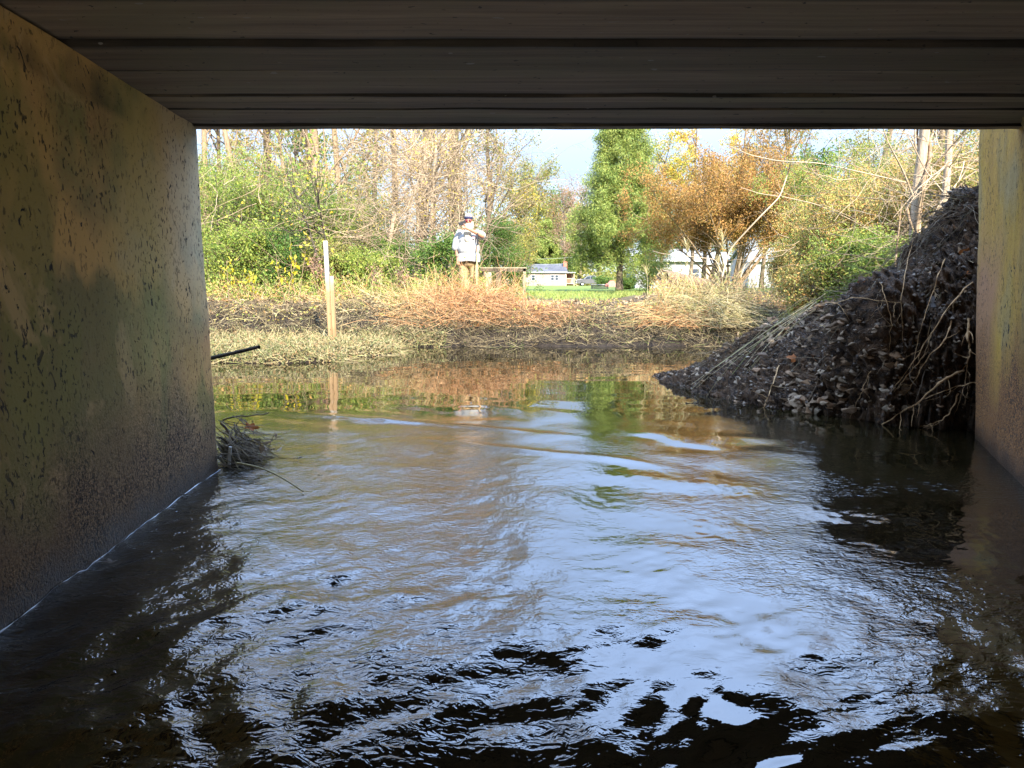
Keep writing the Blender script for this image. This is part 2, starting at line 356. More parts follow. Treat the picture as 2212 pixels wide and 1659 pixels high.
def _water():
    m, nt = mk('creek_water'); g = G(nt); p = g.pos(); xyz = g.n('SeparateXYZ', {'Vector': p})
    # fine capillary ripples, strongest near the culvert and fading on the open pool
    near = g.rng(xyz.outputs['Y'], 6.0, 3.0); patch = g.rng(g.noise(p, 1.3, 3, .5, .6), .42, .62)
    left = g.rng(g.math('ADD', xyz.outputs['X'], g.math('MULTIPLY', xyz.outputs['Y'], -.06)), .35, -.55)
    amp = g.math('MULTIPLY', near, g.math('ADD', .05, g.math('MULTIPLY', g.math('MAXIMUM', left, patch), .95)))
    wv = g.n('TexNoise', {'Vector': g.scale(p, (1, 1.6, 1)), 'Scale': 21, 'Detail': 2.5, 'Roughness': .5, 'Distortion': 1.1}).outputs['Fac']
    w2 = g.n('TexNoise', {'Vector': g.scale(p, (1.4, 1, 1)), 'Scale': 55, 'Detail': 1.5, 'Distortion': .6}).outputs['Fac']
    far = g.noise(g.scale(p, (.6, 1.6, 1)), 5.0, 3, .5, .4)
    h = g.math('ADD', g.math('MULTIPLY', g.math('ADD', wv, g.math('MULTIPLY', w2, .22)), g.math('MULTIPLY', amp, .0052)), g.math('MULTIPLY', far, .0003))
    nn = g.n('Bump', {'Height': h, 'Strength': 1.0, 'Distance': 1.0}).outputs['Normal']
    c = g.mix(g.rng(g.noise(p, .8, 2), .35, .65), [.007, .0055, .002], [.014, .011, .004])
    g.out(g.pbr(c, .006, nn, .5, 2.1)); return m
M['water'] = _water()

def _ground():
    m, nt = mk('bank_and_lawn_ground'); g = G(nt); p = g.pos(); xyz = g.n('SeparateXYZ', {'Vector': p})
    n1 = g.noise(p, 1.5, 5); n2 = g.noise(p, 9, 4, .65); n3 = g.noise(p, 38, 3, .7)
    mud = g.mix(g.rng(n2, .35, .7), [.010, .008, .006], [.034, .025, .018])
    lit = g.mix(g.rng(n3, .35, .65), [.055, .040, .022], [.22, .155, .09]); lit = g.mix(g.rng(n1, .45, .65, 0, .6), lit, [.09, .085, .035])
    zz = g.math('ADD', xyz.outputs['Z'], g.math('MULTIPLY', g.math('SUBTRACT', n2, .5), .5))
    c = g.mix(g.rng(zz, .58, .92), mud, lit)
    lawn = g.mix(g.rng(g.noise(p, .35, 4), .4, .65), [.105, .145, .03], [.165, .185, .05]); lawn = g.mix(g.rng(n3, .4, .7, 0, .4), lawn, [.06, .11, .015])
    yy = g.math('ADD', xyz.outputs['Y'], g.math('MULTIPLY', g.math('SUBTRACT', n1, .5), 6))
    f = g.math('MULTIPLY', g.rng(yy, 21, 24.5), g.rng(xyz.outputs['X'], -2.6, -1.2))
    c = g.mix(f, c, lawn)
    g.out(g.pbr(c, .9, g.bump(g.math('ADD', n2, n3), .6, .04), .15)); return m
M['ground'] = _ground()
def _mud():
    m, nt = mk('dark_wet_mud'); g = G(nt); p = g.pos(); n1 = g.noise(p, 5, 4, .6); n2 = g.noise(p, 24, 4, .65, .6); n3 = g.noise(p, 90, 2)
    c = g.mix(g.rng(n2, .38, .66), [.013, .008, .0045], [.10, .058, .03]); c = g.mix(g.rng(n1, .5, .7, 0, .6), c, [.13, .07, .034])
    c = g.mix(g.rng(n3, .66, .72, 0, .7), c, [.22, .18, .14])
    g.out(g.pbr(c, g.rng(n2, .3, .7, .45, .9), g.bump(g.math('ADD', n2, g.math('MULTIPLY', n3, .3)), .9, .05), .18)); return m
M['mud'] = _mud()
def _rock():
    m, nt = mk('bank_stone'); g = G(nt); p = g.obj(); r = g.n('ObjectInfo').outputs['Random']
    c = g.ramp(r, [(0, (.15, .09, .048)), (.3, (.30, .21, .125)), (.55, (.26, .14, .062)), (.8, (.36, .28, .185)), (1, (.32, .18, .09))])
    n = g.noise(p, 22, 5, .6); c = g.mix(g.rng(n, .4, .7, 0, .8), c, [.035, .028, .022])
    g.out(g.pbr(c, .7, g.bump(n, .6, .015), .25)); return m
M['rock'] = _rock()
M['gravel'] = m_strand('gravel_mix', [(.04, .028, .018), (.09, .06, .036), (.17, .13, .09), (.06, .04, .025), (.24, .19, .14)], .5)
M['root'] = m_bark('root_bark', (.36, .20, .085), (.54, .35, .18), 30, 1)
M['straw'] = m_strand('dry_straw', [(.10, .075, .03), (.30, .235, .11), (.42, .34, .19), (.20, .20, .06), (.36, .27, .14)])
M['straw_dk'] = m_strand('wet_straw', [(.018, .014, .009), (.05, .038, .022), (.10, .075, .04), (.16, .12, .062), (.03, .023, .015), (.25, .195, .10)])
M['straw_gn'] = m_strand('green_straw', [(.05, .07, .015), (.12, .15, .035), (.22, .21, .07), (.03, .03, .015), (.3, .28, .12)])
M['vine_or'] = m_strand('dead_orange_vine', [(.24, .105, .035), (.40, .19, .075), (.34, .20, .10), (.46, .27, .13), (.20, .11, .05)])
M['twig'] = m_strand('pale_twig', [(.11, .075, .042), (.19, .135, .08), (.25, .18, .11), (.07, .05, .03)])
M['twig_dk'] = m_strand('dark_twig', [(.055, .04, .026), (.10, .075, .05), (.16, .12, .075)])
M['vine'] = m_strand('pale_vine', [(.27, .195, .115), (.37, .28, .18), (.19, .13, .075)])
M['leaf_gn'] = m_leaf('green_leaf', [(.06, .11, .018), (.12, .19, .03), (.19, .24, .04), (.29, .31, .055), (.14, .19, .04), (.36, .33, .06)])
M['leaf_dk'] = m_leaf('evergreen_leaf', [(.035, .085, .017), (.065, .135, .024), (.10, .17, .03), (.17, .21, .04)])
M['leaf_mix'] = m_leaf('turning_leaf', [(.13, .19, .035), (.26, .28, .06), (.42, .31, .09), (.50, .27, .09), (.20, .25, .06), (.40, .34, .13)])
M['leaf_ol'] = m_leaf('olive_leaf', [(.12, .14, .03), (.20, .20, .045), (.28, .24, .065), (.16, .175, .04), (.34, .25, .085)])
M['leaf_yl'] = m_leaf('yellow_leaf', [(.45, .36, .02), (.55, .42, .02), (.36, .34, .04), (.5, .28, .03)], .4)
M['leaf_or'] = m_leaf('copper_leaf', [(.25, .15, .04), (.33, .17, .045), (.37, .19, .06), (.28, .19, .045), (.21, .165, .04)], .3)
M['leaf_gd'] = m_leaf('golden_leaf', [(.58, .35, .04), (.64, .42, .05), (.42, .34, .05), (.34, .33, .06)], .35)
M['leaf_rd'] = m_leaf('rusty_leaf', [(.26, .14, .085), (.33, .19, .12), (.22, .15, .10), (.3, .21, .14)], .3)
M['needle'] = m_leaf('pine_needle', [(.07, .12, .025), (.13, .19, .04), (.21, .26, .055), (.29, .31, .075), (.16, .21, .045)], .25)
M['weed'] = m_leaf('water_weed', [(.09, .105, .03), (.15, .155, .06), (.23, .18, .085), (.07, .085, .03), (.26, .165, .08), (.19, .19, .09)], .25)
M['litter'] = m_leaf('fallen_leaf', [(.20, .11, .05), (.30, .19, .10), (.13, .085, .05), (.36, .27, .17), (.24, .15, .05)], .1)
M['leaf_dead'] = m_leaf('orange_dead_leaf', [(.36, .11, .025), (.28, .10, .03)], .15)
M['leaf_grey'] = m_plain('grey_wet_leaf', (.16, .14, .125), .4, .2, 20)
M['bark'] = m_bark('grey_brown_bark', (.10, .072, .046), (.20, .15, .105))
M['bark_pale'] = m_bark('pale_bark', (.26, .19, .12), (.40, .31, .21))
M['bark_dk'] = m_bark('dark_bark', (.03, .024, .018), (.075, .06, .045))
M['bark_tan'] = m_bark('tan_bark', (.17, .11, .062), (.28, .20, .125))

# ------------------------------------------------------------------ the ground
def ground(x, y):
    x, y = np.broadcast_arrays(np.asarray(x, float), np.asarray(y, float))
    Ye = 13.1 + .55 * perlin(x * .33 + 3.1, x * 0 + .5) + .18 * perlin(x * 1.3, y * 0 + 7.7)
    d = y - Ye
    z = np.interp(d, [-2.5, -.6, 0, .35, .9, 1.5, 2.2, 12, 27, 57, 122, 300, 1500], [-.7, -.35, -.02, .16, .48, .74, .84, .78, .9, 1.26, 2.05, 3.2, 6])
    amp = sstep(-.2, .6, d) * (1 - sstep(30, 60, d))
    z = z - .10 * amp * sstep(-.2, .25, x) * sstep(3.1, 2.5, x) * sstep(25, 18, y)
    z = z + amp * (.09 * fbm(x * .8, y * .8, 3) + .05 * fbm(x * 3.1, y * 3.1, 3))
    xr = np.interp(y, [4, 6, 8, 10, 13], [3.9, 4.3, 4.9, 5.3, 5.2]) + .3 * perlin(y * .7, x * 0)
    zr = np.interp(x - xr, [-1.2, 0, .5, 1.4, 4, 12, 40], [-.6, -.03, .4, .85, 1.1, 1.2, 1.3]) + .06 * fbm(x * 1.3, y * 1.3 + 5, 3)
    zr = np.where(y > 15, np.minimum(zr, z + .25), zr)
    z = np.maximum(z, zr)
    zl = np.interp(-6.9 - x, [-1.2, 0, .6, 2, 10], [-.6, -.03, .4, .8, 1.0])
    z = np.maximum(z, np.where(y < 14, zl, -9))
    isl = sstep(-1.2, -2.3, x + .5 * perlin(y * .9, x * .4) + (y - 11.4) ** 2 * .22) * sstep(9.35, 10.1, y + .35 * perlin(x * .8, y * .1) - .10 * (x + 4)) * (y < 15)
    z = np.maximum(z, np.where(isl > 0, -.3 + .37 * isl + .03 * fbm(x * 3, y * 3, 2) * isl, -9))
    # road embankment beside and behind the culvert
    out = np.maximum(sstep(-2.12, -2.36, x + .07 * (y - 4)), sstep(3.62, 3.9, x))
    ey = np.interp(y, [-5.6, -2.5, 3.7, 5.3, 6.2], [-.6, 2.35, 2.35, .4, -.6]) + np.interp(x, [3.5, 5], [0, .0])
    ey = np.where(y > 3.7, np.maximum(ey, np.where(x > 4.0, np.interp(y, [3.7, 6, 8.5], [2.35, 1.5, .6]), -9)), ey)
    z = np.where(y < 9, np.maximum(z, np.where(out > 0, -.6 + (ey + .6) * out, -9)), z)
    inside = (x > -2.1 + -.07 * (y - 4)) & (x < 3.6) & (y < 4.6) & (y > -30)
    z = np.where(inside, -.6, z)
    return z
def gz(x, y): return float(ground(np.array([x]), np.array([y]))[0])
gxs = np.unique(np.concatenate([np.linspace(-400, -60, 18), np.linspace(-60, -10, 41), np.arange(-10, 10.01, .14), np.linspace(10, 60, 51), np.linspace(60, 400, 18)]))
gys = np.unique(np.concatenate([np.linspace(-300, -12, 20), np.arange(-12, -1, .5), np.arange(-1, 18, .14), np.linspace(18, 60, 85), np.linspace(60, 180, 60), np.linspace(180, 1200, 25)]))
GX, GY = np.meshgrid(gxs, gys); GZ = ground(GX, GY)
nx, ny = len(gxs), len(gys)
iq = (np.arange(ny - 1)[:, None] * nx + np.arange(nx - 1)[None]).ravel()
terr = MB().add(np.stack([GX, GY, GZ], -1), np.stack([iq, iq + 1, iq + nx + 1, iq + nx], -1)).build('ground', M['ground'], smooth=True)
kind(terr, 'structure')

# ------------------------------------------------------------------ the water
wx = np.concatenate([np.linspace(-9, -4.2, 60), np.linspace(-4.2, 4.2, 560)[1:], np.linspace(4.2, 7, 40)[1:]])
wy = [-12.0, -8, -5, -3, -1.5, -.6, .2]
while wy[-1] < 15.5: wy.append(wy[-1] + max(.007, .0052 * max(wy[-1], 1.2)))
wy = np.array(wy); WX, WY = np.meshgrid(wx, wy)
def water_h(x, y):
    lft = sstep(.5, -.7, x - .06 * y); nr = sstep(7.6, 4.2, y)
    wxx = x + .12 * fbm(x * 1.1, y * 1.1, 2); wyy = y + .12 * fbm(x * 1.1 + 9, y * 1.1, 2)
    near = sstep(3.3, 1.5, y + .25 * x)
    h = .0085 * perlin(wxx * 1.5 + .4 * wyy, wyy * 2.1) * (.16 + .84 * nr)
    h += .0060 * perlin(wxx * 4.2 + 1.2 * wyy, wyy * 3.6 + 3) * nr * (.30 + .5 * lft + 1.3 * near)
    h += .0040 * perlin(wxx * 8.5 - 2 * wyy, wyy * 7.6 + 11) * sstep(6.4, 3.2, y) * (.12 + .75 * lft + 1.7 * near)
    pt_ = np.clip(.5 + 1.4 * fbm(x * 1.3 + 4, y * 1.3, 2), 0, 1)
    h += .0021 * perlin(wxx * 24 - 6 * wyy, wyy * 22 + 5) * sstep(5.2, 2.6, y) * (.35 + .65 * np.maximum(lft, pt_))
    h += .0005 * perlin(wxx * 3.0, wyy * 5.0 + 31) * sstep(6, 9, y)
    Yb = 1.60 + .30 * np.exp(-((x - .02) / .36) ** 2) + .10 * perlin(x * 3.1, y * .6) + .05 * perlin(x * 8, y * 3)
    h -= .095 * .05 * np.log1p(np.exp(np.clip((Yb - y) / .05, -30, 30)))
    # wave train crossing from the left wall end: three oblique crests
    q = (y - (5.55 - .42 * (x + 1.2)))
    h += .020 * np.exp(-(q / .075) ** 2) * sstep(-1.9, -1.4, x) * sstep(.7, -.1, x) * (.6 + .6 * perlin(x * 2.2, y * .5))
    q = (y - (4.9 - .50 * (x + .9)))
    h += .016 * np.exp(-(q / .075) ** 2) * sstep(-1.1, -.6, x) * sstep(1.2, .4, x) * (.6 + .7 * perlin(x * 2.4 + 4, y * .5))
    return h
WZ = water_h(WX, WY); nx, ny = len(wx), len(wy)
iq = (np.arange(ny - 1)[:, None] * nx + np.arange(nx - 1)[None]).ravel()
water = MB().add(np.stack([WX, WY, WZ], -1), np.stack([iq, iq + 1, iq + nx + 1, iq + nx], -1)).build('creek_water', M['water'], smooth=True)
kind(water, 'structure')

# ------------------------------------------------------------------ the culvert
BACK = -2.6
cul = tag(empty('concrete_culvert', (0.6, 0, 0)), 'dark stained concrete box culvert framing the view out over the creek', 'culvert')
def place(o): o.location = (-0.6, 0, 0); return o
def wall_sheet(P0, P1, z0, z1, lean0, lean1, nu, nv, thick, name, mat, amp=.006, flip=1):
    """vertical wall between two plan points with a slightly uneven face, a rounded arris and real thickness"""
    P0 = np.array(P0, float); P1 = np.array(P1, float); t = nrm(P1 - P0); n = np.array([t[1], -t[0]]) * flip
    u = np.linspace(0, 1, nu); v = np.linspace(0, 1, nv); U, Vv = np.meshgrid(u, v)
    L = np.linalg.norm(P1 - P0); s = U * L; Z = z0 + (z1 - z0) * Vv
    off = amp * fbm(s * 1.8, Z * 1.8, 4) + (lean0 + (lean1 - lean0) * U) * Vv
    edge = np.maximum(0, 1 - (L - s) / .03); off = off - edge ** 2 * .02
    off = off - np.maximum(0, 1 - (L - s) / .02) * .012 * np.maximum(0, fbm(s * 0 + 2, Z * 9, 3))
    X = P0[0] + t[0] * s + n[0] * off; Y = P0[1] + t[1] * s + n[1] * off
    mb = MB(); iq = (np.arange(nv - 1)[:, None] * nu + np.arange(nu - 1)[None]).ravel()
    mb.add(np.stack([X, Y, Z], -1), np.stack([iq, iq + 1, iq + nu + 1, iq + nu], -1))
    # end face and back
    e = np.stack([X[:, -1], Y[:, -1], Z[:, -1]], -1); b = e - np.array([n[0], n[1], 0]) * thick
    b2 = np.stack([X[:, 0], Y[:, 0], Z[:, 0]], -1) - np.array([n[0], n[1], 0]) * thick
    k = np.arange(nv - 1)
    mb.add(np.concatenate([e, b]), np.stack([k, k + nv, k + nv + 1, k + 1], -1))
    mb.add(np.concatenate([b, b2]), np.stack([k, k + nv, k + nv + 1, k + 1], -1))
    return place(mb.build(name, mat, cul, smooth=True))
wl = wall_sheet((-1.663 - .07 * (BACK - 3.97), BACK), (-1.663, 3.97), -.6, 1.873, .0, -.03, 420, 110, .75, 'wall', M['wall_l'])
wl['label'] = 'left culvert wall stained olive and rust with dark pits'
wr = wall_sheet((2.56, 3.32), (3.22, 4.8), -.6, 2.28, .11, .17, 120, 110, .5, 'wall', M['wall_r'], flip=-1)
wr['label'] = 'right culvert wall end stained yellow above rust brown'
wr2 = wall_sheet((3.05, BACK), (2.57, 3.33), -.6, 1.873, 0, .1, 120, 40, .7, 'wall', M['wall_r'], flip=-1)
# roof slab: board-marked soffit with joints, as one profile swept along X
prof = [(BACK, 0)]
def joint(y, wd, dp, step=0):
    z = prof[-1][1]
    prof.extend([(y - wd / 2, z), (y - wd / 2 + .002, z + dp), (y + wd / 2 - .002, z + dp), (y + wd / 2, z + step)])
joint(-1.6, .03, .03); joint(0, .03, .03); joint(1.4, .02, .02); joint(1.95, .012, .012)
joint(2.28, .055, .12, .012); joint(2.675, .05, .12, -.010); joint(2.98, .008, .012, .003); joint(3.335, .020, .05, -.008); joint(3.445, .008, .012, .004); joint(3.57, .014, .03, -.004); joint(3.74, .008, .012, .004); joint(3.885, .020, .03, -.010)
prof.extend([(3.965, prof[-1][1]), (3.985, prof[-1][1] + .012), (3.985, .42), (BACK, .42)])
xs = np.linspace(-2.45, 3.95, 90)
mb = MB(); n = len(prof)
V = np.array([[[x, p[0] + .006 * perlin(x * 1.7, i * .37) + .0035 * perlin(x * 13, i * .71), 1.873 + p[1] + .004 * perlin(x * 2.3 + 9, i * .2)] for i, p in enumerate(prof)] for x in xs])
i = np.arange(len(xs) - 1)[:, None] * n; j = np.arange(n)[None]
mb.add(V, np.stack([i + j, i + (j + 1) % n, i + n + (j + 1) % n, i + n + j], -1).reshape(-1, 4))
mb.box(-2.45, 3.95, BACK + .05, 3.9, 2.296, 2.34)
place(mb.build('roof_slab', M['slab'], cul))
mb = MB().prism([(2.2, 0), (4.0, 0), (4.0, .45), (2.2, .45)], 0, 1); mb = MB()
mb.box(-2.6, 4.1, 3.45, 3.9, 2.30, 2.95); place(mb.build('headwall', M['slab'], cul))
# fillet between right wall and slab
mb = MB(); A = np.array([2.80, 4.05]); B = np.array([2.46, 3.3]); nn = nrm(np.array([-(A - B)[1], (A - B)[0]]))
k = 24; P = []
for q in np.linspace(0, 1, k):
    c = B + (A - B) * q; e = .12 * (1 - q) ** .8 + .012
    w_ = nn * (e + .012 * float(perlin(q * 9, .3))); 
    P.append([[c[0] - nn[0] * .05, c[1] - nn[1] * .05, 1.76], [c[0] + w_[0] * .3, c[1] + w_[1] * .3, 1.80], [c[0] + w_[0], c[1] + w_[1], 1.885], [c[0] - nn[0] * .05, c[1] - nn[1] * .05, 1.885]])
P = np.array(P); i = np.arange(k - 1)[:, None] * 4; j = np.arange(4)[None]
mb.add(P, np.stack([i + j, i + (j + 1) % 4, i + 4 + (j + 1) % 4, i + 4 + j], -1).reshape(-1, 4))
mb.add(P[-1], [[0, 1, 2, 3]]); place(mb.build('corner_fillet', M['wall_r'], cul, smooth=True))
# sky glint along the left waterline, painted as a thin pale strip
q = np.linspace(.2, 3.93, 260); fx = -1.663 - .07 * (q - 3.97) + .004
fp = np.stack([fx + .004 * perlin(q * 6, q * 0), q, water_h(fx, q) + .002], -1)
fr = np.clip(.0012 + .0042 * fbm(q * 5, q * 0 + 4, 5), .0001, .012)
mb = MB().tube(fp, fr[None], 6)
kind(mb.build('waterline_glint', m_plain('painted_glint', (.62, .68, .78), .35, .12, 40), smooth=True), 'stuff', 'thin pale strip painted as sky glint along the left wall foot')
# ------------------------------------------------------------------ the mud bank beside the right wall
BASE = [np.array([4.2, 4.35, 0]), np.array([3.55, 4.75, 0])] + [ptz(a, b, 0) for a, b in ((2110, 932), (2000, 922), (1900, 918), (1780, 897), (1700, 886), (1600, 871), (1500, 848), (1440, 826), (1405, 812))]
CRST = [np.array([4.9, 5.0, 2.15]), np.array([4.35, 5.35, 2.0])] + [pt(a, b, Y) for a, b, Y in ((2105, 405, 5.75), (2055, 452, 5.95), (2000, 528, 6.15), (1915, 590, 6.5), (1850, 632, 6.85), (1740, 668, 7.35), (1640, 722, 7.8), (1520, 784, 8.2), (1415, 812, 8.5))]
BASE = np.array(BASE); CRST = np.array(CRST)
def poly_at(Pn, s):
    f = np.clip(s, 0, 1) * (len(Pn) - 1); i = np.minimum(f.astype(int), len(Pn) - 2); f = (f - i)[..., None]
    return Pn[i] * (1 - f) + Pn[i + 1] * f
nu, nv = 420, 230
S, Tt = np.meshgrid(np.linspace(0, 1, nu), np.linspace(-.25, 1.9, nv))
Bp = poly_at(BASE, S); Cp = poly_at(CRST, S)
tt = np.clip(Tt, 0, 1); steep = (1 - sstep(.35, .75, S))
fh = tt ** (1.0 + .9 * steep); fz = tt ** (1.0 - .35 * steep)
Pm = Bp.copy(); Pm[..., :2] += (Cp - Bp)[..., :2] * fh[..., None]; Pm[..., 2] = Cp[..., 2] * fz
dn = np.minimum(Tt, 0); Pm[..., 2] += dn * 1.6; Pm[..., 0] += -dn * .1; 
bk = np.maximum(Tt - 1, 0); 
Pm[..., 0] += bk * .55; Pm[..., 1] += bk * 1.1; Pm[..., 2] -= bk ** 1.3 * (.22 + Cp[..., 2] * .40)
# hollow where the bank is undercut beside the wall
hol = np.exp(-((S - .40) / .09) ** 2 - ((Tt - .42) / .20) ** 2) * .34 + np.exp(-((S - .25) / .06) ** 2 - ((Tt - .3) / .3) ** 2) * .16
du = np.gradient(Pm, axis=1); dv = np.gradient(Pm, axis=0); Nm = nrm(np.cross(du, dv)); 
if Nm[nv // 2, nu // 2, 1] > 0: Nm = -Nm
arc = S * 7.5; ht = Tt * 1.8
disp = .12 * fbm(arc * 1.1, ht * 1.3, 3) + .065 * (1 - np.abs(fbm(arc * 3.4, ht * 4.6, 3))) + .06 * np.abs(fbm(arc * 6.5, ht * 8, 3)) + .05 * fbm(arc * 11, ht * 13, 3) + .012 * fbm(arc * 26, ht * 30, 2)
disp = disp - .05 - hol
disp *= np.minimum(1, .35 + Cp[..., 2] * 1.2)
Pm = Pm + Nm * disp[..., None]
iq = (np.arange(nv - 1)[:, None] * nu + np.arange(nu - 1)[None]).ravel()
mb = MB().add(Pm, np.stack([iq, iq + 1, iq + nu + 1, iq + nu], -1))
bank = mb.build('mud_bank', M['mud'], smooth=True); kind(bank, 'structure')
bvh = BVHTree.FromPolygons([tuple(v) for v in Pm.reshape(-1, 3)], [tuple(q) for q in np.stack([iq, iq + 1, iq + nu + 1, iq + nu], -1)])
CAMP = Vector((0, 0, 1.0))
def bank_hit(px, py):
    d = Vector(ray(px, py)).normalized(); h = bvh.ray_cast(CAMP, d)
    return (np.array(h[0]), np.array(h[1])) if h[0] is not None else (None, None)
bank_pts = Pm; bank_nrm = Nm
def bank_sample(n, s0, s1, t0, t1):
    s = rng.uniform(s0, s1, n); t = rng.uniform(t0, t1, n)
    a = np.clip((s * (nu - 1)).astype(int), 0, nu - 1); b = np.clip(((t + .25) / 2.15 * (nv - 1)).astype(int), 0, nv - 1)
    return Pm[b, a], Nm[b, a]

# stones: a few hand-shaped meshes, copied one by one
def stone_mesh(k):
    r = np.random.default_rng(40 + k); bm = bmesh.new()
    for p in r.normal(size=(12, 3)): 
        p = p / np.linalg.norm(p) * r.uniform(.8, 1.05); bm.verts.new((p[0], p[1] * r.uniform(.65, .8), p[2] * .45))
    q = bmesh.ops.convex_hull(bm, input=bm.verts); 
    bmesh.ops.delete(bm, geom=[v for v in bm.verts if not v.link_faces], context='VERTS')
    bmesh.ops.bevel(bm, geom=list(bm.edges), offset=.025, segments=1, affect='EDGES', profile=.6)
    me = bpy.data.meshes.new('stone'); bm.to_mesh(me); bm.free(); me.materials.append(M['rock']); return me
SM = [stone_mesh(k) for k in range(7)]
spots = []
for x0, x1, y0, y1, n_, a_, b_ in ((1640, 1840, 655, 745, 92, 13, 28), (1500, 1800, 745, 885, 66, 11, 24), (1790, 1960, 760, 890, 60, 11, 24), (1690, 1840, 850, 892, 24, 15, 30), (1430, 1520, 790, 850, 12, 9, 16), (1960, 2090, 640, 900, 26, 8, 15), (1850, 2000, 660, 760, 14, 9, 17)):
    for k in range(n_): spots.append((rng.uniform(x0, x1), rng.uniform(y0, y1), rng.uniform(a_, b_)))
for k, (px, py, wpx) in enumerate(spots):
    p, n = bank_hit(px, py)
    if p is None or p[2] < .005 or p[1] > 8.2: continue
    r = wpx / F * p[1] / 2 * 1.6
    o = bpy.data.objects.new('stone', SM[k % len(SM)]); COL.objects.link(o)
    o.location = p + n * r * .22; o.rotation_euler = (rng.normal() * .35 + .35, rng.normal() * .3, rng.uniform(0, 6.28)); o.scale = (r, r, r)
    tag(o, 'small angular grey brown stone embedded in the dark mud bank', 'stone', 'stones in the mud bank')
# gravel and crumbs of soil too small to count
mb = MB(); p, n = bank_sample(3000, .22, 1, -.02, 1.25); r = rng.uniform(.006, .020, len(p)); keep = p[:, 2] > 0; p, n, r = p[keep], n[keep], r[keep]
oct_ = nrm(np.array([[1, 0, 0], [0, 1, 0], [-1, 0, 0], [0, -1, 0], [0, 0, .7], [0, 0, -.7]], float)) ; of = np.array([[0, 1, 4], [1, 2, 4], [2, 3, 4], [3, 0, 4], [1, 0, 5], [2, 1, 5], [3, 2, 5], [0, 3, 5]])
rv = rng.normal(size=(len(p), 6, 3)) * .28 + oct_[None]; a = rng.uniform(0, 6.28, len(p)); ca, sa = np.cos(a)[:, None], np.sin(a)[:, None]
rv = np.stack([rv[..., 0] * ca - rv[..., 1] * sa, rv[..., 0] * sa + rv[..., 1] * ca, rv[..., 2] * .8], -1)
mb.add(p[:, None] + n[:, None] * (r * .2)[:, None, None] + rv * r[:, None, None], (np.arange(len(p))[:, None, None] * 6 + of[None]).reshape(-1, 3))
kind(mb.build('gravel', M['gravel']), 'stuff')

p, n = bank_sample(420, .2, 1, .05, 1.15); V, Fc = leaves(p + n * .012, .06, .65, up=1.0); kind(MB().add(V, Fc).build('bank_leaf_litter', M['litter']), 'stuff')
# roots hanging out of the bank: pixel polylines laid on the bank face
def on_bank(pts, lift=.03, K=34, wob=.010):
    A = np.array([q[:2] for q in pts], float); f = np.linspace(0, len(A) - 1, K); i = np.minimum(f.astype(int), len(A) - 2); f = (f - i)[:, None]
    A = A[i] * (1 - f) + A[i + 1] * f
    for _ in range(2): A[1:-1] = (A[:-2] + 2 * A[1:-1] + A[2:]) / 4
    Pp = []; s = np.linspace(0, 1, K)
    for a in A:
        p, n = bank_hit(a[0], a[1])
        for dy in range(8, 140, 8):
            if p is None: p, n = bank_hit(a[0], a[1] + dy)
        if p is None: p = ptz(a[0], max(a[1], 700), .01); n = np.array([-.5, -.8, .2])
        Pp.append(p + np.array([-.35, -.8, .25]) * lift * (math.sin(math.pi * min(1, .06 + len(Pp) / (K - 1) * .93)) ** .5 * 1.2 - .25))
    Q = np.array(Pp)
    for _ in range(4): Q[1:-1] = np.where(Q[1:-1, 1:2] > (Q[:-2, 1:2] + Q[2:, 1:2]) / 2, (Q[:-2] + Q[2:]) / 2, Q[1:-1])
    return Q + np.stack([perlin(s * 9 + rng.uniform(0, 50), s * 0), perlin(s * 9 + rng.uniform(0, 50), s * 0 + 3), perlin(s * 9 + rng.uniform(0, 50), s * 0 + 7)], -1) * wob
ROOTS = [([(2092, 690), (2088, 735), (2094, 770), (2080, 800)], .010, 'thick knobbly tan root hanging straight down beside the culvert wall'),
         ([(2080, 800), (2030, 825), (1985, 870), (1940, 895), (1905, 918)], .008, 'long tan root sweeping from the wall down to the waterline'),
         ([(2056, 688), (2040, 740), (2000, 775), (1980, 815), (1950, 860)], .006, 'pale forked root zigzagging across the dark hollow'),
         ([(2010, 720), (1996, 770), (1960, 810), (1930, 850)], .004, 'thin pale root left of the forked one'),
         ([(2110, 826), (2060, 838), (2000, 860), (1950, 890)], .004, 'straight thin grey root reaching from the wall foot'),
         ([(2070, 850), (2050, 895), (2020, 915), (1985, 922)], .005, 'short tan root curling into the water near the wall'),
         ([(2090, 770), (2082, 830), (2060, 900)], .003, 'hair thin root dropping below the thick knobbly root'),
         ([(1880, 800), (1860, 850), (1835, 905)], .003, 'thin brown root over stones at mid bank'),
         ([(1683, 790), (1670, 830), (1652, 880), (1640, 900)], .006, 'dark bare twig leaning from the stones into the water'),
         ([(1748, 585), (1790, 630), (1835, 690)], .004, 'brown root crossing the brown crumbly upper face'),
         ([(1985, 480), (1960, 560), (1945, 650), (1950, 740)], .004, 'long drooping root below the bank top'),
         ([(2040, 560), (2010, 640), (1985, 720), (1970, 800)], .004, 'dangling root in the shaded upper face'),
         ([(1900, 610), (1925, 690), (1920, 760)], .003, 'fine dark root under the straw fringe'),
         ([(1745, 560), (1752, 600), (1790, 640), (1880, 650), (1950, 655)], .005, 'bent pale straw coloured root below the crest'),
         ([(2100, 610), (2050, 660), (2000, 740), (1960, 800), (1930, 840)], .005, 'sweeping brown root from the wall across the hollow')]
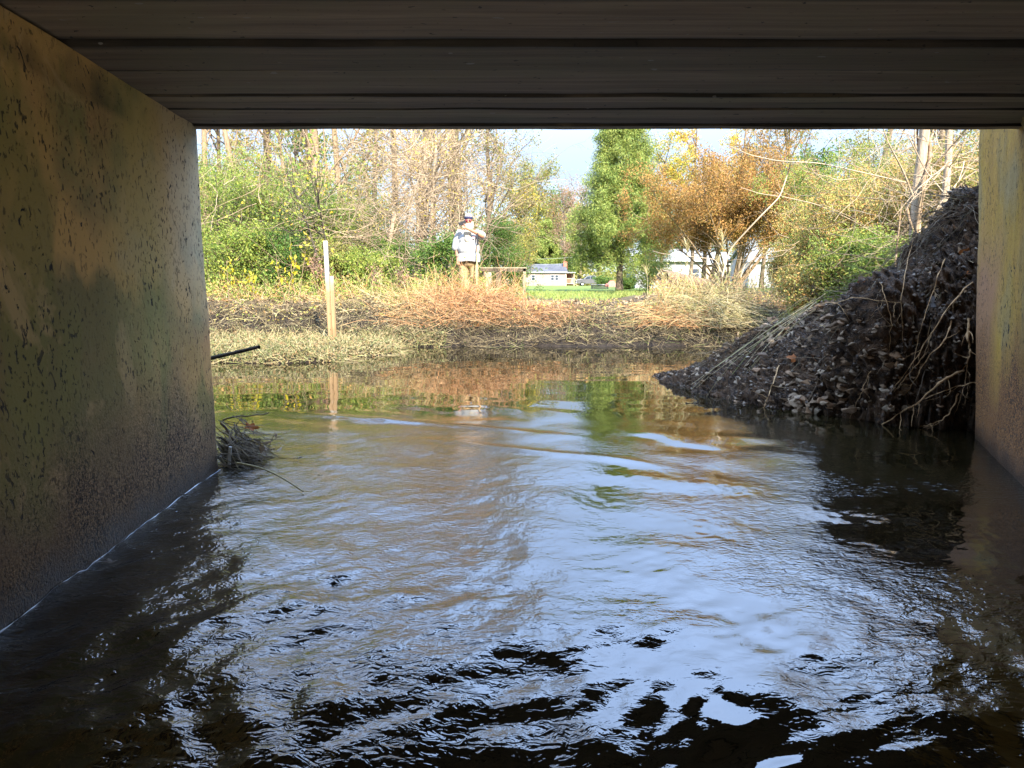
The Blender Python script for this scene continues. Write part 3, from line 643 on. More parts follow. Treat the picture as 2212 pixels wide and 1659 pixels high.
for pts, r, lab in ROOTS:
    Q = on_bank(pts, .05); K = len(Q); rr = np.linspace(r * 1.0, r * .35, K) * (1 + .25 * rng.normal(size=K))
    mb = MB().tube(Q, np.abs(rr)[None], 6)
    for _ in range(rng.integers(2, 5)):
        i = rng.integers(4, K - 2); Z = walk(Q[i:i + 1], rng.normal(size=(1, 3)) * .7 + np.array([[-.4, -.5, -.6]]), rng.uniform(.08, .28), 8, .3, -.05); mb.tube(Z, taper(Z, r * .4, r * .12), 4)
    tag(mb.build('root', M['root'], smooth=True), lab, 'root')
# straw and stems trailing over the crest and down the face
mb = MB()
for n_, s0, s1, t0, t1, L0, dz in ((420, .22, .9, .86, 1.06, .5, -.4), (90, .55, .92, .8, 1.1, .6, -.25), (320, .2, .65, .4, 1.0, .35, -1.0), (260, .3, 1, .1, .9, .28, -.4), (120, .12, .45, .9, 1.1, .4, -.1)):
    p, n = bank_sample(n_, s0, s1, t0, t1)
    d = np.stack([-.75 + .45 * rng.normal(size=n_), -.1 + .5 * rng.normal(size=n_), dz + .35 * rng.normal(size=n_)], -1)
    Pw = walk(p + n * rng.uniform(.01, .07, (n_, 1)), d, L0 * rng.uniform(.4, 1.6, n_), 7, .16, -.04)
    mb.tube(Pw, taper(Pw, rng.uniform(.0016, .0042, n_), .0008), 3, int(rng.integers(0, 2)))
for q in range(2):   # bundle of long stems sliding into the water at the tip
    st = pt(1735 + 30 * q, 668 - 14 * q, 7.25); P0 = st + rng.normal(size=(6, 3)) * .05
    e = ptz(1520, 850, .0); Pw = walk(P0, np.tile(e - st, (6, 1)) + np.array([0, 0, .25]), np.linalg.norm(e - st) * rng.uniform(.6, 1.1, 6), 9, .05, -.05)
    mb.tube(Pw, taper(Pw, rng.uniform(.003, .006, 6), .0015), 4, 2)
kind(mb.build('bank_straw', [M['twig'], M['straw_dk'], M['straw']]), 'stuff')
# dead leaves on the bank, each a thing
def leaf_mesh(name, mat, lobes=0, curl=.25):
    V = [[0, 0, 0]]; nL = 22
    for i in range(nL):
        a = i / nL * 2 * math.pi; r = .5 * (1 + .12 * math.cos(a)) * (1 + (.28 * math.cos(lobes * a) if lobes else 0)) * (.72 + .28 * abs(math.cos(a)))
        x, y = r * math.cos(a), r * math.sin(a) * .72; V.append([x, y, curl * (x * x + 1.6 * y * y) + .05 * math.sin(3 * a)])
    mb = MB().add(V, [[0, 1 + i, 1 + (i + 1) % nL] for i in range(nL)])
    mb.tube(np.array([[[-.9, 0, .2], [-.5, 0, .12], [0, 0, .01], [.45, 0, .06]]]), np.array([[.02, .02, .018, .006]]), 4)
    return mb.build(name, mat, smooth=True)
for k, (px, py, wpx, mat, lob, lab) in enumerate(((1722, 770, 30, 'leaf_dead', 5, 'curled orange dead leaf hanging among the stones'), (1758, 775, 34, 'leaf_dead', 0, 'larger rust orange leaf beside the curled one'), (1724, 864, 26, 'leaf_dead', 0, 'bright rust leaf standing upright at the waterline'), (1748, 882, 24, 'leaf_dead', 0, 'flat orange leaf lying at the waterline'),
        (2012, 655, 58, 'leaf_grey', 6, 'broad grey wet leaf lying on the shaded mud'), (1885, 770, 20, 'leaf_grey', 0, 'small pale grey leaf at mid bank'), (1945, 590, 34, 'leaf_grey', 5, 'grey lobed leaf below the bank crest'), (1870, 655, 32, 'leaf_grey', 5, 'grey leaf at the foot of the straw fringe'), (2090, 590, 30, 'leaf_dead', 5, 'brown curled leaf near the wall top'), (1855, 620, 30, 'leaf_dead', 5, 'dark orange leaf under the crest straw'), (1652, 792, 16, 'leaf_dead', 0, 'tiny orange leaf near the bank tip'), (2080, 548, 26, 'leaf_dead', 0, 'tan leaf stuck high beside the wall'))):
    p, n = bank_hit(px, py)
    if p is None: p, n = bank_hit(px, py + 40)
    if p is None: continue
    o = leaf_mesh('dead_leaf', M[mat], lob, .5 if mat == 'leaf_dead' else .2); s = wpx / F * p[1]
    o.location = p + n * .035; o.scale = (s, s, s); q = Vector(n + np.array([-.3, -.6, .3])).to_track_quat('Z', 'Y').to_euler(); o.rotation_euler = (q[0] + rng.normal() * .2, q[1] + rng.normal() * .2, rng.uniform(0, 6))
    tag(o, lab, 'leaf')

# ------------------------------------------------------------------ debris caught at the left wall end
deb = tag(empty('debris_clump', (-1.6, 4.3, 0)), 'clump of wet straw and twigs caught at the foot of the left wall', 'debris')
def loc(o, parent):
    o.parent = parent; o.matrix_parent_inverse = Matrix.Translation(-Vector(parent.location)); return o
n_ = 330; c = np.stack([rng.normal(-1.60, .05, n_), rng.normal(4.2, .11, n_), np.abs(rng.normal(.03, .07, n_))], -1); c[:, 2] = np.minimum(c[:, 2], .26 * np.exp(-((c[:, 0] + 1.66) / .14) ** 2) + .01)
c[:, 0] -= .05; d = np.stack([rng.normal(.9, .35, n_), rng.normal(-.25, .55, n_), rng.normal(-.5, .3, n_)], -1)
Pw = walk(c - nrm(d) * .08, d, rng.uniform(.08, .30, n_), 6, .10, -.01); Pw[..., 2] = np.maximum(Pw[..., 2], .004)
h = int(n_ * .5); mb = MB().tube(Pw[:h], taper(Pw[:h], rng.uniform(.002, .005, h), .001), 3, 0).tube(Pw[h:], taper(Pw[h:], rng.uniform(.0015, .0035, n_ - h), .001), 3, 1)
loc(mb.build('straw_tangle', [M['straw_dk'], M['twig_dk']]), deb)
mb = MB()
cs = rng.normal(size=(60, 3)) * np.array([.09, .1, .03]) + np.array([-1.58, 4.26, .05]); cs[:, 2] = np.abs(cs[:, 2])
for q in cs[:14]: V, Fc = leaves(q[None], .06, .6); loc(MB().add(V, Fc).build('leaf_scrap', M['litter']), deb)
for a, b, r, lab in ((pt(484, 905, 4.5), pt(580, 893, 4.35), .006, 'dark twig'), (pt(478, 915, 4.2), pt(536, 985, 4.15), .009, 'pale stick'), (pt(566, 1000, 4.3), pt(592, 938, 4.35), .004, 'upright twig'), (pt(498, 940, 4.25), pt(525, 895, 4.3), .004, 'thin twig')):
    Q = np.linspace(a, b, 9) + rng.normal(size=(9, 3)) * .004; loc(MB().tube(Q, np.linspace(r, r * .5, 9)[None], 5).build('twig', M['twig_dk'], smooth=True), deb)
o = leaf_mesh('dead_leaf', M['leaf_dead'], 5, .4); o.location = pt(541, 922, 4.3); o.scale = (.075,) * 3; o.rotation_euler = (1.0, .3, .4); tag(o, 'translucent orange leaf caught on the straw clump', 'leaf')
Q = np.linspace(ptz(512, 1000, .05), ptz(655, 1062, .006), 14); Q[:, 2] += .03 * np.sin(np.linspace(0, np.pi, 14)); tag(MB().tube(Q, np.linspace(.006, .003, 14)[None], 6).build('floating_reed', M['straw'], smooth=True), 'long yellow reed stem floating out from the straw clump', 'stem')
mb = MB().box(-.008, .008, -.005, .005, -.05, .07, 0); o = mb.build('plastic_scrap', m_plain('pale_plastic', (.5, .5, .48), .4, .2, 12)); o.location = pt(496, 990, 4.02); o.rotation_euler = (.1, .12, .2); tag(o, 'pale upright scrap stuck under the straw clump by the wall', 'litter')
Q = np.array([pt(300, 812, 5.3), pt(420, 783, 5.2), pt(466, 771, 5.1), pt(515, 760, 5.0), pt(560, 749, 4.9)]); tag(MB().tube(Q, np.array([[.02, .016, .014, .013, .012]]), 8).build('dead_branch', M['bark_dk'], smooth=True), 'straight dark stick poking out from behind the left wall', 'branch')
for px, py, sc_, lab in ((640, 992, .05, 'dark curled leaf floating beside the straw clump'), (236, 1215, .06, 'pale edged leaf floating close to the left wall'), (402, 1070, .07, 'thin pale blade floating against the left wall'), (690, 1028, .03, 'small dark leaf scrap floating mid stream'), (725, 1250, .035, 'dark leaf scrap floating in the choppy water')):
    o = leaf_mesh('floating_leaf', M['leaf_grey'] if py in (1215, 1070) else M['bark_dk'], 3, .35); p = ptz(px, py, .006); o.location = (p[0], p[1], .008); o.scale = (sc_, sc_ * (.25 if py == 1070 else .8), sc_); o.rotation_euler = (0, 0, rng.uniform(-.6, .6)); tag(o, lab, 'leaf')

# ------------------------------------------------------------------ wooden post in the shallows
pb = pt(716, 738, 12.2); pz = gz(pb[0], pb[1])
post = tag(empty('wooden_post', (pb[0], pb[1], pz)), 'split wooden survey stake with white painted top standing in the marsh island', 'post')
def m_post():
    m, nt = mk('painted_stake'); g = G(nt); p = g.pos(); z = g.n('SeparateXYZ', {'Vector': p}).outputs['Z']; gr = g.noise(g.scale(p, (30, 30, 1.2)), 1.0, 4, .6)
    wd = g.mix(g.rng(gr, .35, .7), [.20, .125, .06], [.29, .19, .10]); wh = g.mix(g.rng(gr, .4, .8), [.32, .31, .275], [.22, .205, .17])
    zz = g.math('ADD', z, g.math('MULTIPLY', g.math('SUBTRACT', g.noise(p, 6, 2), .5), .35)); c = g.mix(g.rng(zz, 1.0, 1.35), wd, wh); c = g.mix(g.rng(zz, .42, .12, 0, .75), c, [.12, .075, .03])
    g.out(g.pbr(c, .8, g.bump(gr, .4, .01), .2)); return m
M['post'] = m_post()
zt = pt(714, 520, pb[1])[2]; zt2 = pt(721, 596, pb[1])[2]
tl = lambda o: loc(o, post)
tl(MB().beam(pb + np.array([-.004, 0, -.5]), np.array([pb[0] - .045, pb[1], zt]), .068, .04).build('tall_board', M['post']))
tl(MB().beam(pb + np.array([.06, .03, -.5]), np.array([pb[0] + .035, pb[1] + .03, zt2]), .06, .04).build('short_board', M['post']))
for z in (.35, .62): 
    q = pb + np.array([0.0, -.021, 0]); q[2] = z; tl(MB().tube(np.array([[q, q + np.array([0, -.008, 0])]]), np.array([[.007, .007]]), 8).build('nail', M['bark_dk']))

# ------------------------------------------------------------------ plants: builder for trees and shrubs
def leaf_on(mb, P, n, size, asp, jit, m, droop=.3):
    V, Fc = leaves(along(P, n, jit), size, asp, droop); mb.add(V, Fc, m)
def make_plant(name, label, cat, base, group=None, trunks=1, H=6.0, r0=.1, fan=.0, lean=(0, 0), twob=.05, lv=(), leaf=None, bark='bark', twig='twig', top=.35, tK=10, leaf2=None, tup=.03):
    """trunk(s), limbs and twigs grown level by level; leaves on the last level. Returns an Empty > trunk, crown"""
    base = np.array(base, float); root = tag(empty(name, base), label, cat, group)
    o = np.zeros((trunks, 3)); o[:, :2] = rng.normal(size=(trunks, 2)) * r0 * (1.6 if trunks > 1 else 0); o[:, 2] = -.15
    d = np.tile(np.array([lean[0], lean[1], 1.0]), (trunks, 1)); a = rng.uniform(0, 6.28, trunks); q = rng.uniform(.2, 1, trunks) * fan; d[:, 0] += np.cos(a) * q; d[:, 1] += np.sin(a) * q
    P = walk(o, d, H * rng.uniform(.8 if trunks > 1 else 1, 1, trunks), tK, twob, tup); Rr = taper(P, r0, r0 * top)
    if trunks == 1: Rr[:, 0] *= 1.35
    tm = MB().tube(P, Rr, 9 if r0 > .06 else 5); cm = MB(); cur = P; rc = r0 * .5
    for k, L in enumerate(lv):
        cur = spawn(cur, L['m'], L.get('t0', .2), L.get('t1', 1), L['L'], L.get('s', .8), L.get('up', 0), L.get('K', 6), L.get('w', .18), L.get('f', 1.0))
        r = L.get('r', rc); rc = r * .45
        (tm if L.get('solid') else cm).tube(cur, taper(cur, r, max(r * .25, .0012)), 4 if L.get('solid') else 3)
    if leaf:
        for lf in ([leaf] + ([leaf2] if leaf2 else [])):
            leaf_on(cm, cur, lf['n'], lf['size'], lf.get('asp', .5), lf.get('jit', .05), 1 if lf is leaf else 2, lf.get('droop', .3))
    to = tm.build('trunk' if H > 4 or r0 > .05 else 'stem', M[bark], root, smooth=True)
    mats = [M[twig]] + ([M[leaf['m']]] if leaf else []) + ([M[leaf2['m']]] if leaf2 else [])
    if cm.V: cm.build('crown' if H > 4 or r0 > .05 else 'foliage', mats, root)
    return root
def gp(px, Y): x = px_x(px, Y); return (x, Y, gz(x, Y))

def shrub(px, Y, ytop, wpx, mat, label, group=None, n=20, size=.06, twig='twig', stems=12, name='shrub', bark='bark_dk', leaf2=None, asp=.5, bare=.3):
    b = gp(px, Y); H = pt(px, ytop, Y)[2] - b[2]; W = wpx / F * Y
    return make_plant(name, label, 'shrub', b, group, trunks=stems, H=H, r0=.016, fan=W / H * .55, twob=.10, tup=.02, bark=bark, twig=twig, top=.4,
        lv=[dict(m=9, t0=.12, L=max(.35, W * .30), s=1.0, up=.03, r=.006), dict(m=5, t0=.1, L=max(.2, W * .15), s=1.0, r=.0032)],
        leaf=dict(n=n, m=mat, size=size, jit=.07, asp=asp), leaf2=leaf2)
SG = 'shrubs of the left thicket'
for a in ((470, 17.5, 345, 190, 'leaf_gn', 'bright green shrub against the edge of the left culvert wall'),
          (560, 18.5, 372, 200, 'leaf_gn', 'light green shrub second from the left culvert wall'),
          (650, 19.0, 395, 190, 'leaf_dk', 'deeper green bushy shrub in the middle of the left thicket'),
          (745, 19.5, 420, 170, 'leaf_gn', 'loose yellow green shrub behind the white topped post'),
          (505, 16.2, 480, 170, 'leaf_gn', 'low leafy shrub at the bank edge beside the left wall'),
          (610, 16.6, 505, 150, 'leaf_dk', 'low dark green shrub left of the wooden post'),
          (700, 16.8, 520, 120, 'leaf_ol', 'brownish olive shrub directly behind the wooden post'),
          (790, 17.0, 535, 130, 'leaf_gn', 'low green shrub right of the wooden post'),
          (860, 18.5, 520, 120, 'leaf_dk', 'dark green shrub at the foot of the pale forked trunks'),
          (950, 17.6, 505, 110, 'leaf_dk', 'dark shrub just left of the bearded man'),
          (650, 21.5, 345, 210, 'leaf_gn', 'tall rounded green shrub behind the middle of the left thicket'),
          (760, 22.5, 385, 200, 'leaf_gn', 'broad pale green shrub filling the gap beyond the post'),
          (850, 23.0, 440, 170, 'leaf_dk', 'dark green shrub behind the forked trunks'),
          (440, 20.0, 300, 170, 'leaf_gn', 'tall yellow green shrub partly hidden by the left wall'),
          (520, 22.0, 330, 190, 'leaf_gn', 'tall pale green shrub under the bare trees at left')):
    shrub(*a, group=SG)
shrub(1080, 23.5, 470, 150, 'leaf_dk', 'dense fresh green shrub right behind the bearded man', n=24, size=.06)
shrub(1112, 30, 500, 60, 'leaf_ol', 'olive shrub behind the weathered wooden table')
shrub(1400, 42, 548, 130, 'leaf_gn', 'airy pale green willow like bush in front of the white house', n=14, size=.09, name='bush')
shrub(1352, 60, 600, 44, 'leaf_dk', 'small round green bush right of the parked pickup', n=10, size=.12, name='bush')
shrub(1300, 120, 598, 40, 'leaf_dk', 'small bush behind the dark lawn box', n=8, size=.2, name='bush')

# right thicket
RG = 'shrubs of the right thicket'
for a in ((1730, 17, 430, 170, 'leaf_mix', 'turning orange green shrub at the left end of the right thicket'),
          (1800, 15, 400, 190, 'leaf_mix', 'speckled orange and green shrub left of the vine wrapped trunk'),
          (1880, 16, 340, 190, 'leaf_mix', 'tall speckled shrub just left of the vine wrapped trunk'),
          (1790, 19, 300, 210, 'leaf_gn', 'tall green shrub under the roof edge right of the copper tree'),
          (1950, 14.5, 330, 190, 'leaf_mix', 'turning shrub behind the vine wrapped trunk'),
          (2050, 14.0, 300, 200, 'leaf_mix', 'shrub between the vine wrapped trunk and the right wall'),
          (2130, 13.0, 290, 190, 'leaf_ol', 'olive shrub half hidden by the right culvert wall'),
          (1850, 12.5, 500, 170, 'leaf_gn', 'low green shrub above the log on the right bank'),
          (1760, 13.0, 540, 130, 'leaf_mix', 'low sparse shrub in front of the right hand house'),
          (1925, 11.5, 520, 120, 'leaf_gn', 'low green shrub at the foot of the vine wrapped trunk'),
          (1680, 22.0, 520, 110, 'leaf_mix', 'small rusty shrub in front of the white garage'),
          (1900, 22.0, 280, 230, 'leaf_ol', 'tall olive shrub at the back of the right thicket'),
          (2020, 20.0, 280, 230, 'leaf_gn', 'tall green shrub at the back near the right wall')):
    shrub(*a, group=RG, size=.055, n=30, twig='twig')

# trunks and trees of the left side
def tree(px, Y, ytop, r0, name, label, group=None, leaf=None, leaf2=None, lean=(0, 0), bark='bark', twig='twig', limbs=14, sub=8, tw=5, Lf=.26, lt0=.25, up=.05, solidL=None, trunks=1, fan=0, twob=.035, s=.9, subL=.5, twL=.5, wob=.16, top=.3):
    b = gp(px, Y); H = pt(px, ytop, Y)[2] - b[2]
    return make_plant(name, label, 'tree', b, group, trunks=trunks, H=H, r0=r0, lean=lean, fan=fan, twob=twob, bark=bark, twig=twig, top=top,
        lv=[dict(m=limbs, t0=lt0, L=H * Lf, s=s, up=up, r=r0 * .30, solid=True, w=wob, K=8), dict(m=sub, t0=.15, L=H * Lf * subL, s=.9, up=.02, r=max(.006, r0 * .09), w=.2), dict(m=tw, t0=.1, L=H * Lf * subL * twL, s=.9, r=max(.003, r0 * .035), w=.2)], leaf=leaf, leaf2=leaf2)
lf_few = lambda m, n=2, sz=.07: dict(n=n, m=m, size=sz, jit=.08)
tree(985, 29, -380, .26, 'tall_tree', 'thick straight grey trunk rising behind the bearded man', leaf=lf_few('leaf_ol', 14, .11), limbs=16, Lf=.24, lt0=.15)
tree(905, 26, -300, .25, 'tall_tree', 'massive vine tangled trunk left of the straight grey trunk', leaf=lf_few('leaf_ol', 5, .09), limbs=18, lt0=.12, Lf=.22, twig='vine', lean=(.03, 0))
tree(690, 30, -420, .22, 'tall_tree', 'thick brown trunk high above the middle of the left thicket', leaf=lf_few('leaf_or', 1, .09), bark='bark_tan', limbs=14, lt0=.2)
BG = 'bare trees behind the left thicket'
for k, (px, Y, r) in enumerate(((455, 33, .12), (500, 36, .16), (545, 31, .11), (590, 38, .17), (635, 34, .13), (735, 37, .16), (770, 32, .12), (815, 36, .15), (855, 34, .13), (1010, 40, .14), (940, 38, .14))):
    tree(px, Y, rng.uniform(40, 130) - (620 if k % 3 != 1 else 0), r * (1.25 if k % 3 != 1 else 1), 'bare_tree', 'slender nearly bare brown tree standing behind the left thicket', BG, leaf=lf_few(('leaf_ol', 'leaf_yl', 'leaf_or')[k % 3], (4, 1, 3)[k % 3], .13), bark=('bark_tan', 'bark')[k % 2], limbs=13, lt0=.12, Lf=.2, lean=(rng.normal() * .05, 0))
# olive tree whose branches droop over the man
b = gp(1045, 25); make_plant('olive_leaved_tree', 'olive leaved tree spreading its limbs above and right of the bearded man', 'tree', b, trunks=1, H=7.2, r0=.11, lean=(.12, 0), bark='bark', twig='twig',
    lv=[dict(m=16, t0=.25, L=2.2, s=.9, up=.02, r=.035, solid=True, K=8), dict(m=7, t0=.2, L=.9, s=.9, r=.01), dict(m=5, t0=.1, L=.45, s=.9, r=.004)], leaf=dict(n=7, m='leaf_ol', size=.085, jit=.07))
# long bare sprays reaching out over the sky and the man
b = gp(1000, 21); make_plant('arching_branch_tree', 'leafless tree throwing long arching twigs across the open sky', 'tree', b, trunks=2, H=5.2, r0=.028, fan=.25, lean=(.2, 0), bark='bark', twig='twig',
    lv=[dict(m=9, t0=.3, L=2.6, s=.8, up=-.01, r=.016, solid=True, K=9, w=.10), dict(m=9, t0=.2, L=1.2, s=.6, up=-.06, r=.006, K=7, w=.1), dict(m=4, t0=.2, L=.5, s=.6, up=-.03, r=.003)], leaf=dict(n=1, m='leaf_ol', size=.045, jit=.03))
b = gp(905, 20); make_plant('forked_tree', 'pale grey forked trunks leaning apart left of the bearded man', 'tree', b, trunks=3, H=4.6, r0=.075, fan=.22, bark='bark_pale', twig='vine', twob=.04, top=.45,
    lv=[dict(m=12, t0=.35, L=1.9, s=1.1, up=.0, r=.022, solid=True, K=8, w=.2), dict(m=9, t0=.1, L=.9, s=.9, r=.007, w=.22), dict(m=5, t0=.1, L=.4, s=.9, r=.003)], leaf=dict(n=1, m='leaf_gd', size=.07, jit=.05))
b = gp(948, 19.4); make_plant('leaning_trunk', 'slim pale trunk leaning right close behind the bearded man', 'tree', b, trunks=1, H=2.9, r0=.06, lean=(.25, 0), bark='bark_pale', twig='vine', top=.5,
    lv=[dict(m=8, t0=.5, L=1.2, s=1.0, r=.016, solid=True), dict(m=8, t0=.1, L=.6, s=.9, r=.005)], leaf=dict(n=1, m='leaf_yl', size=.08, jit=.04))
b = gp(822, 19.0); make_plant('pale_stump_tree', 'short pale trunk wrapped in dry creepers right of the post', 'tree', b, trunks=1, H=2.4, r0=.10, lean=(.03, 0), bark='bark_pale', twig='vine', top=.6,
    lv=[dict(m=18, t0=.15, L=1.1, s=1.2, up=.03, r=.012, solid=True), dict(m=7, t0=.1, L=.6, s=.9, r=.004)], leaf=dict(n=1, m='leaf_rd', size=.07, jit=.04))
b = gp(705, 16.0); make_plant('dark_sapling', 'crooked dark stemmed sapling with yellowing leaves above the post', 'sapling', b, trunks=2, H=3.7, r0=.028, fan=.25, bark='bark_dk', twig='twig_dk', top=.35, twob=.12,
    lv=[dict(m=9, t0=.3, L=1.5, s=1.2, up=.02, r=.012, solid=True, w=.2), dict(m=6, t0=.1, L=.6, s=.9, r=.005)], leaf=dict(n=4, m='leaf_gn', size=.085, jit=.07, asp=.7), leaf2=dict(n=1, m='leaf_gd', size=.08, jit=.07, asp=.7))
for px, Y, yt, lab in ((648, 14.6, 470, 'sapling with clusters of bright yellow leaves nearest the post'), (500, 14.4, 545, 'short sapling with yellow leaves near the left wall'), (560, 14.5, 560, 'short yellow leaved sapling in the middle of the left bank'), (625, 14.3, 515, 'yellow leaved sprig just left of the post')):
    b = gp(px, Y); H = pt(px, yt, Y)[2] - b[2]
    make_plant('yellow_sapling', lab, 'sapling', b, trunks=2, H=H, r0=.008, fan=.2, bark='bark_tan', twig='twig', lv=[dict(m=6, t0=.45, L=.22, s=1.0, r=.004)], leaf=dict(n=2, m='leaf_yl', size=.10, jit=.035, asp=.6, droop=1.0))
# knots of brown seed heads on weeds
for px, Y, yt, lab in ((690, 15.2, 525, 'tall brown dried weed with seed clusters left of the post'), (865, 15.4, 560, 'tall brown dried weed with seed clusters right of the post'), (812, 15.6, 560, 'dried weed with rusty heads between the post and the forked trunks')):
    b = gp(px, Y); H = pt(px, yt, Y)[2] - b[2]
    make_plant('dried_weed', lab, 'weed', b, trunks=4, H=H, r0=.008, fan=.2, bark='bark_tan', twig='twig_dk', lv=[dict(m=8, t0=.55, L=.2, s=.8, r=.003)], leaf=dict(n=10, m='leaf_rd', size=.045, jit=.03, asp=.8))

# middle distance
def pine(px, Y, ytop, wpx, label, group=None, n=26, t0=.12, size=.30):
    b = gp(px, Y); H = pt(px, ytop, Y)[2] - b[2]; W = wpx / F * Y / 2
    return make_plant('pine_tree', label, 'tree', b, group, trunks=1, H=H, r0=.028 * H ** .9, twob=.015, bark='bark', twig='bark_dk', top=.12, tK=14, tup=.05,
        lv=[dict(m=120, t0=t0, L=lambda t: W * 1.15 * np.clip((1.03 - t) / (1.03 - .20), .10, 1) ** .85 * np.clip((t - t0 + .10) / .16, .35, 1) * rng.uniform(.75, 1.12, t.shape), s=2.6, up=.035, r=.035, solid=True, K=7, w=.09, f=.55),
            dict(m=9, t0=.3, L=W * .32, s=.8, up=.05, r=.012, K=4), dict(m=4, t0=.3, L=W * .15, s=.8, up=.09, r=.006, K=3)],
        leaf=dict(n=n, m='needle', size=size, jit=.16, asp=.13, droop=-.5))
pine(1336, 46, 270, 205, 'tall dense green pine standing alone on the lawn', n=24, size=.25, t0=.13)
b = gp(1575, 31); make_plant('copper_tree', 'wide copper orange crape myrtle with fanned bare stems', 'tree', b, trunks=17, H=5.3, r0=.05, fan=1.15, bark='bark_tan', twig='twig_dk', top=.3, twob=.05, tup=.02,
    lv=[dict(m=10, t0=.42, L=1.5, s=.7, up=.05, r=.016, solid=True, K=7), dict(m=7, t0=.2, L=.75, s=.8, up=.05, r=.006), dict(m=4, t0=.1, L=.36, s=.8, up=.03, r=.003)], leaf=dict(n=17, m='leaf_or', size=.085, jit=.13))
b = gp(1522, 37); make_plant('orange_tree', 'low orange tree with a dark trunk in front of the white house', 'tree', b, trunks=2, H=5.2, r0=.14, fan=.2, bark='bark_dk', twig='twig_dk', top=.3,
    lv=[dict(m=14, t0=.4, L=2.4, s=1.1, up=.03, r=.04, solid=True, K=7), dict(m=8, t0=.2, L=1.0, s=.8, up=.03, r=.012), dict(m=4, t0=.1, L=.45, s=.8, r=.004)], leaf=dict(n=12, m='leaf_or', size=.11, jit=.11))
tree(1425, 50, 345, .14, 'yellow_green_tree', 'yellow green tree between the pine and the copper tree', leaf=dict(n=7, m='leaf_gd', size=.13, jit=.12), leaf2=dict(n=4, m='leaf_gn', size=.13, jit=.12), limbs=16, Lf=.24, sub=7)
tree(1485, 56, 280, .16, 'golden_tree', 'tall thin golden tree left of the roof edge above the copper tree', leaf=dict(n=8, m='leaf_gd', size=.17, jit=.10), limbs=16, Lf=.17, sub=6, lt0=.35)
tree(1592, 54, 250, .22, 'golden_tree', 'golden tree with thick upright limbs behind the copper tree', leaf=dict(n=9, m='leaf_gd', size=.16, jit=.10), limbs=16, Lf=.2, sub=7, lt0=.35, s=.6)
tree(1640, 37, 325, .12, 'copper_tree', 'second copper orange tree at the right of the wide one', leaf=dict(n=8, m='leaf_or', size=.11, jit=.1), limbs=18, Lf=.28, sub=8)
tree(1730, 44, 130, .18, 'olive_tree', 'large olive green tree between the copper trees and the right thicket', leaf=dict(n=8, m='leaf_ol', size=.12, jit=.1), leaf2=dict(n=4, m='leaf_gn', size=.12, jit=.1), limbs=20, Lf=.26, sub=8)
tree(1850, 34, -250, .16, 'olive_tree', 'tall greenish tree behind the vine wrapped trunk', leaf=dict(n=6, m='leaf_mix', size=.10, jit=.1), limbs=18, Lf=.26, sub=8)
tree(2000, 30, -350, .15, 'olive_tree', 'tall tree with thin green leaves near the right wall', leaf=dict(n=6, m='leaf_ol', size=.09, jit=.1), limbs=18, Lf=.26, sub=8)
# wood beyond the house
tree(1160, 155, 400, .38, 'wood_tree', 'broad olive tree directly left above the pink house roof', leaf=dict(n=9, m='leaf_ol', size=.42, jit=.45), leaf2=dict(n=3, m='leaf_gn', size=.42, jit=.45), limbs=20, Lf=.3, sub=7)
tree(1110, 80, 430, .26, 'wood_tree', 'green gold tree behind the dense shrub right of the man', leaf=dict(n=8, m='leaf_ol', size=.22, jit=.25), leaf2=dict(n=3, m='leaf_gd', size=.22, jit=.2), limbs=20, Lf=.3, sub=7)
tree(1215, 150, 420, .35, 'bare_wood_tree', 'reddish bare topped tree above the brick chimney', leaf=dict(n=3, m='leaf_rd', size=.30, jit=.35), limbs=20, Lf=.26, sub=8, lt0=.3)
tree(1252, 155, 425, .33, 'bare_wood_tree', 'rosy bare tree just left of the pine', leaf=dict(n=3, m='leaf_rd', size=.30, jit=.35), limbs=20, Lf=.26, sub=8, lt0=.3)
tree(1188, 160, 440, .3, 'bare_wood_tree', 'tan bare tree between the olive tree and the chimney', leaf=dict(n=3, m='leaf_or', size=.28, jit=.35), limbs=20, Lf=.26, sub=8, lt0=.3)
pine(1178, 150, 488, 70, 'dark pine behind the pink house roof', n=9, size=.8, t0=.25)
pine(1235, 165, 520, 60, 'shorter dark pine right of the brick chimney', n=9, size=.8, t0=.3)
WG = 'trees of the far wood'
protos = [tree(1290, 175, 470, .32, 'far_tree', 'tree of the far wood closing the view behind the lawn', WG, leaf=dict(n=6, m=m_, size=.5, jit=.5), limbs=16, Lf=.28, sub=6, tw=4, bark=bk) for m_, bk in (('leaf_ol', 'bark'), ('leaf_mix', 'bark_pale'), ('leaf_dk', 'bark_dk'))]
for k in range(46):
    q = protos[k % 3]; c = copy_tree(q); Y = rng.uniform(165, 215) if k < 30 else rng.uniform(60, 100); px = 1040 + k * 30 + rng.normal() * 12 if k < 30 else (420 + (k - 30) * 42 if k < 40 else 1700 + (k - 40) * 75)
    s_ = rng.uniform(.75, 1.2) * (1 if k < 30 else .75); x = px_x(px, Y); c.location = (x, Y, gz(x, Y)); c.scale = (s_, s_, s_ * rng.uniform(.9, 1.15)); c.rotation_euler = (0, 0, rng.uniform(0, 6.28))
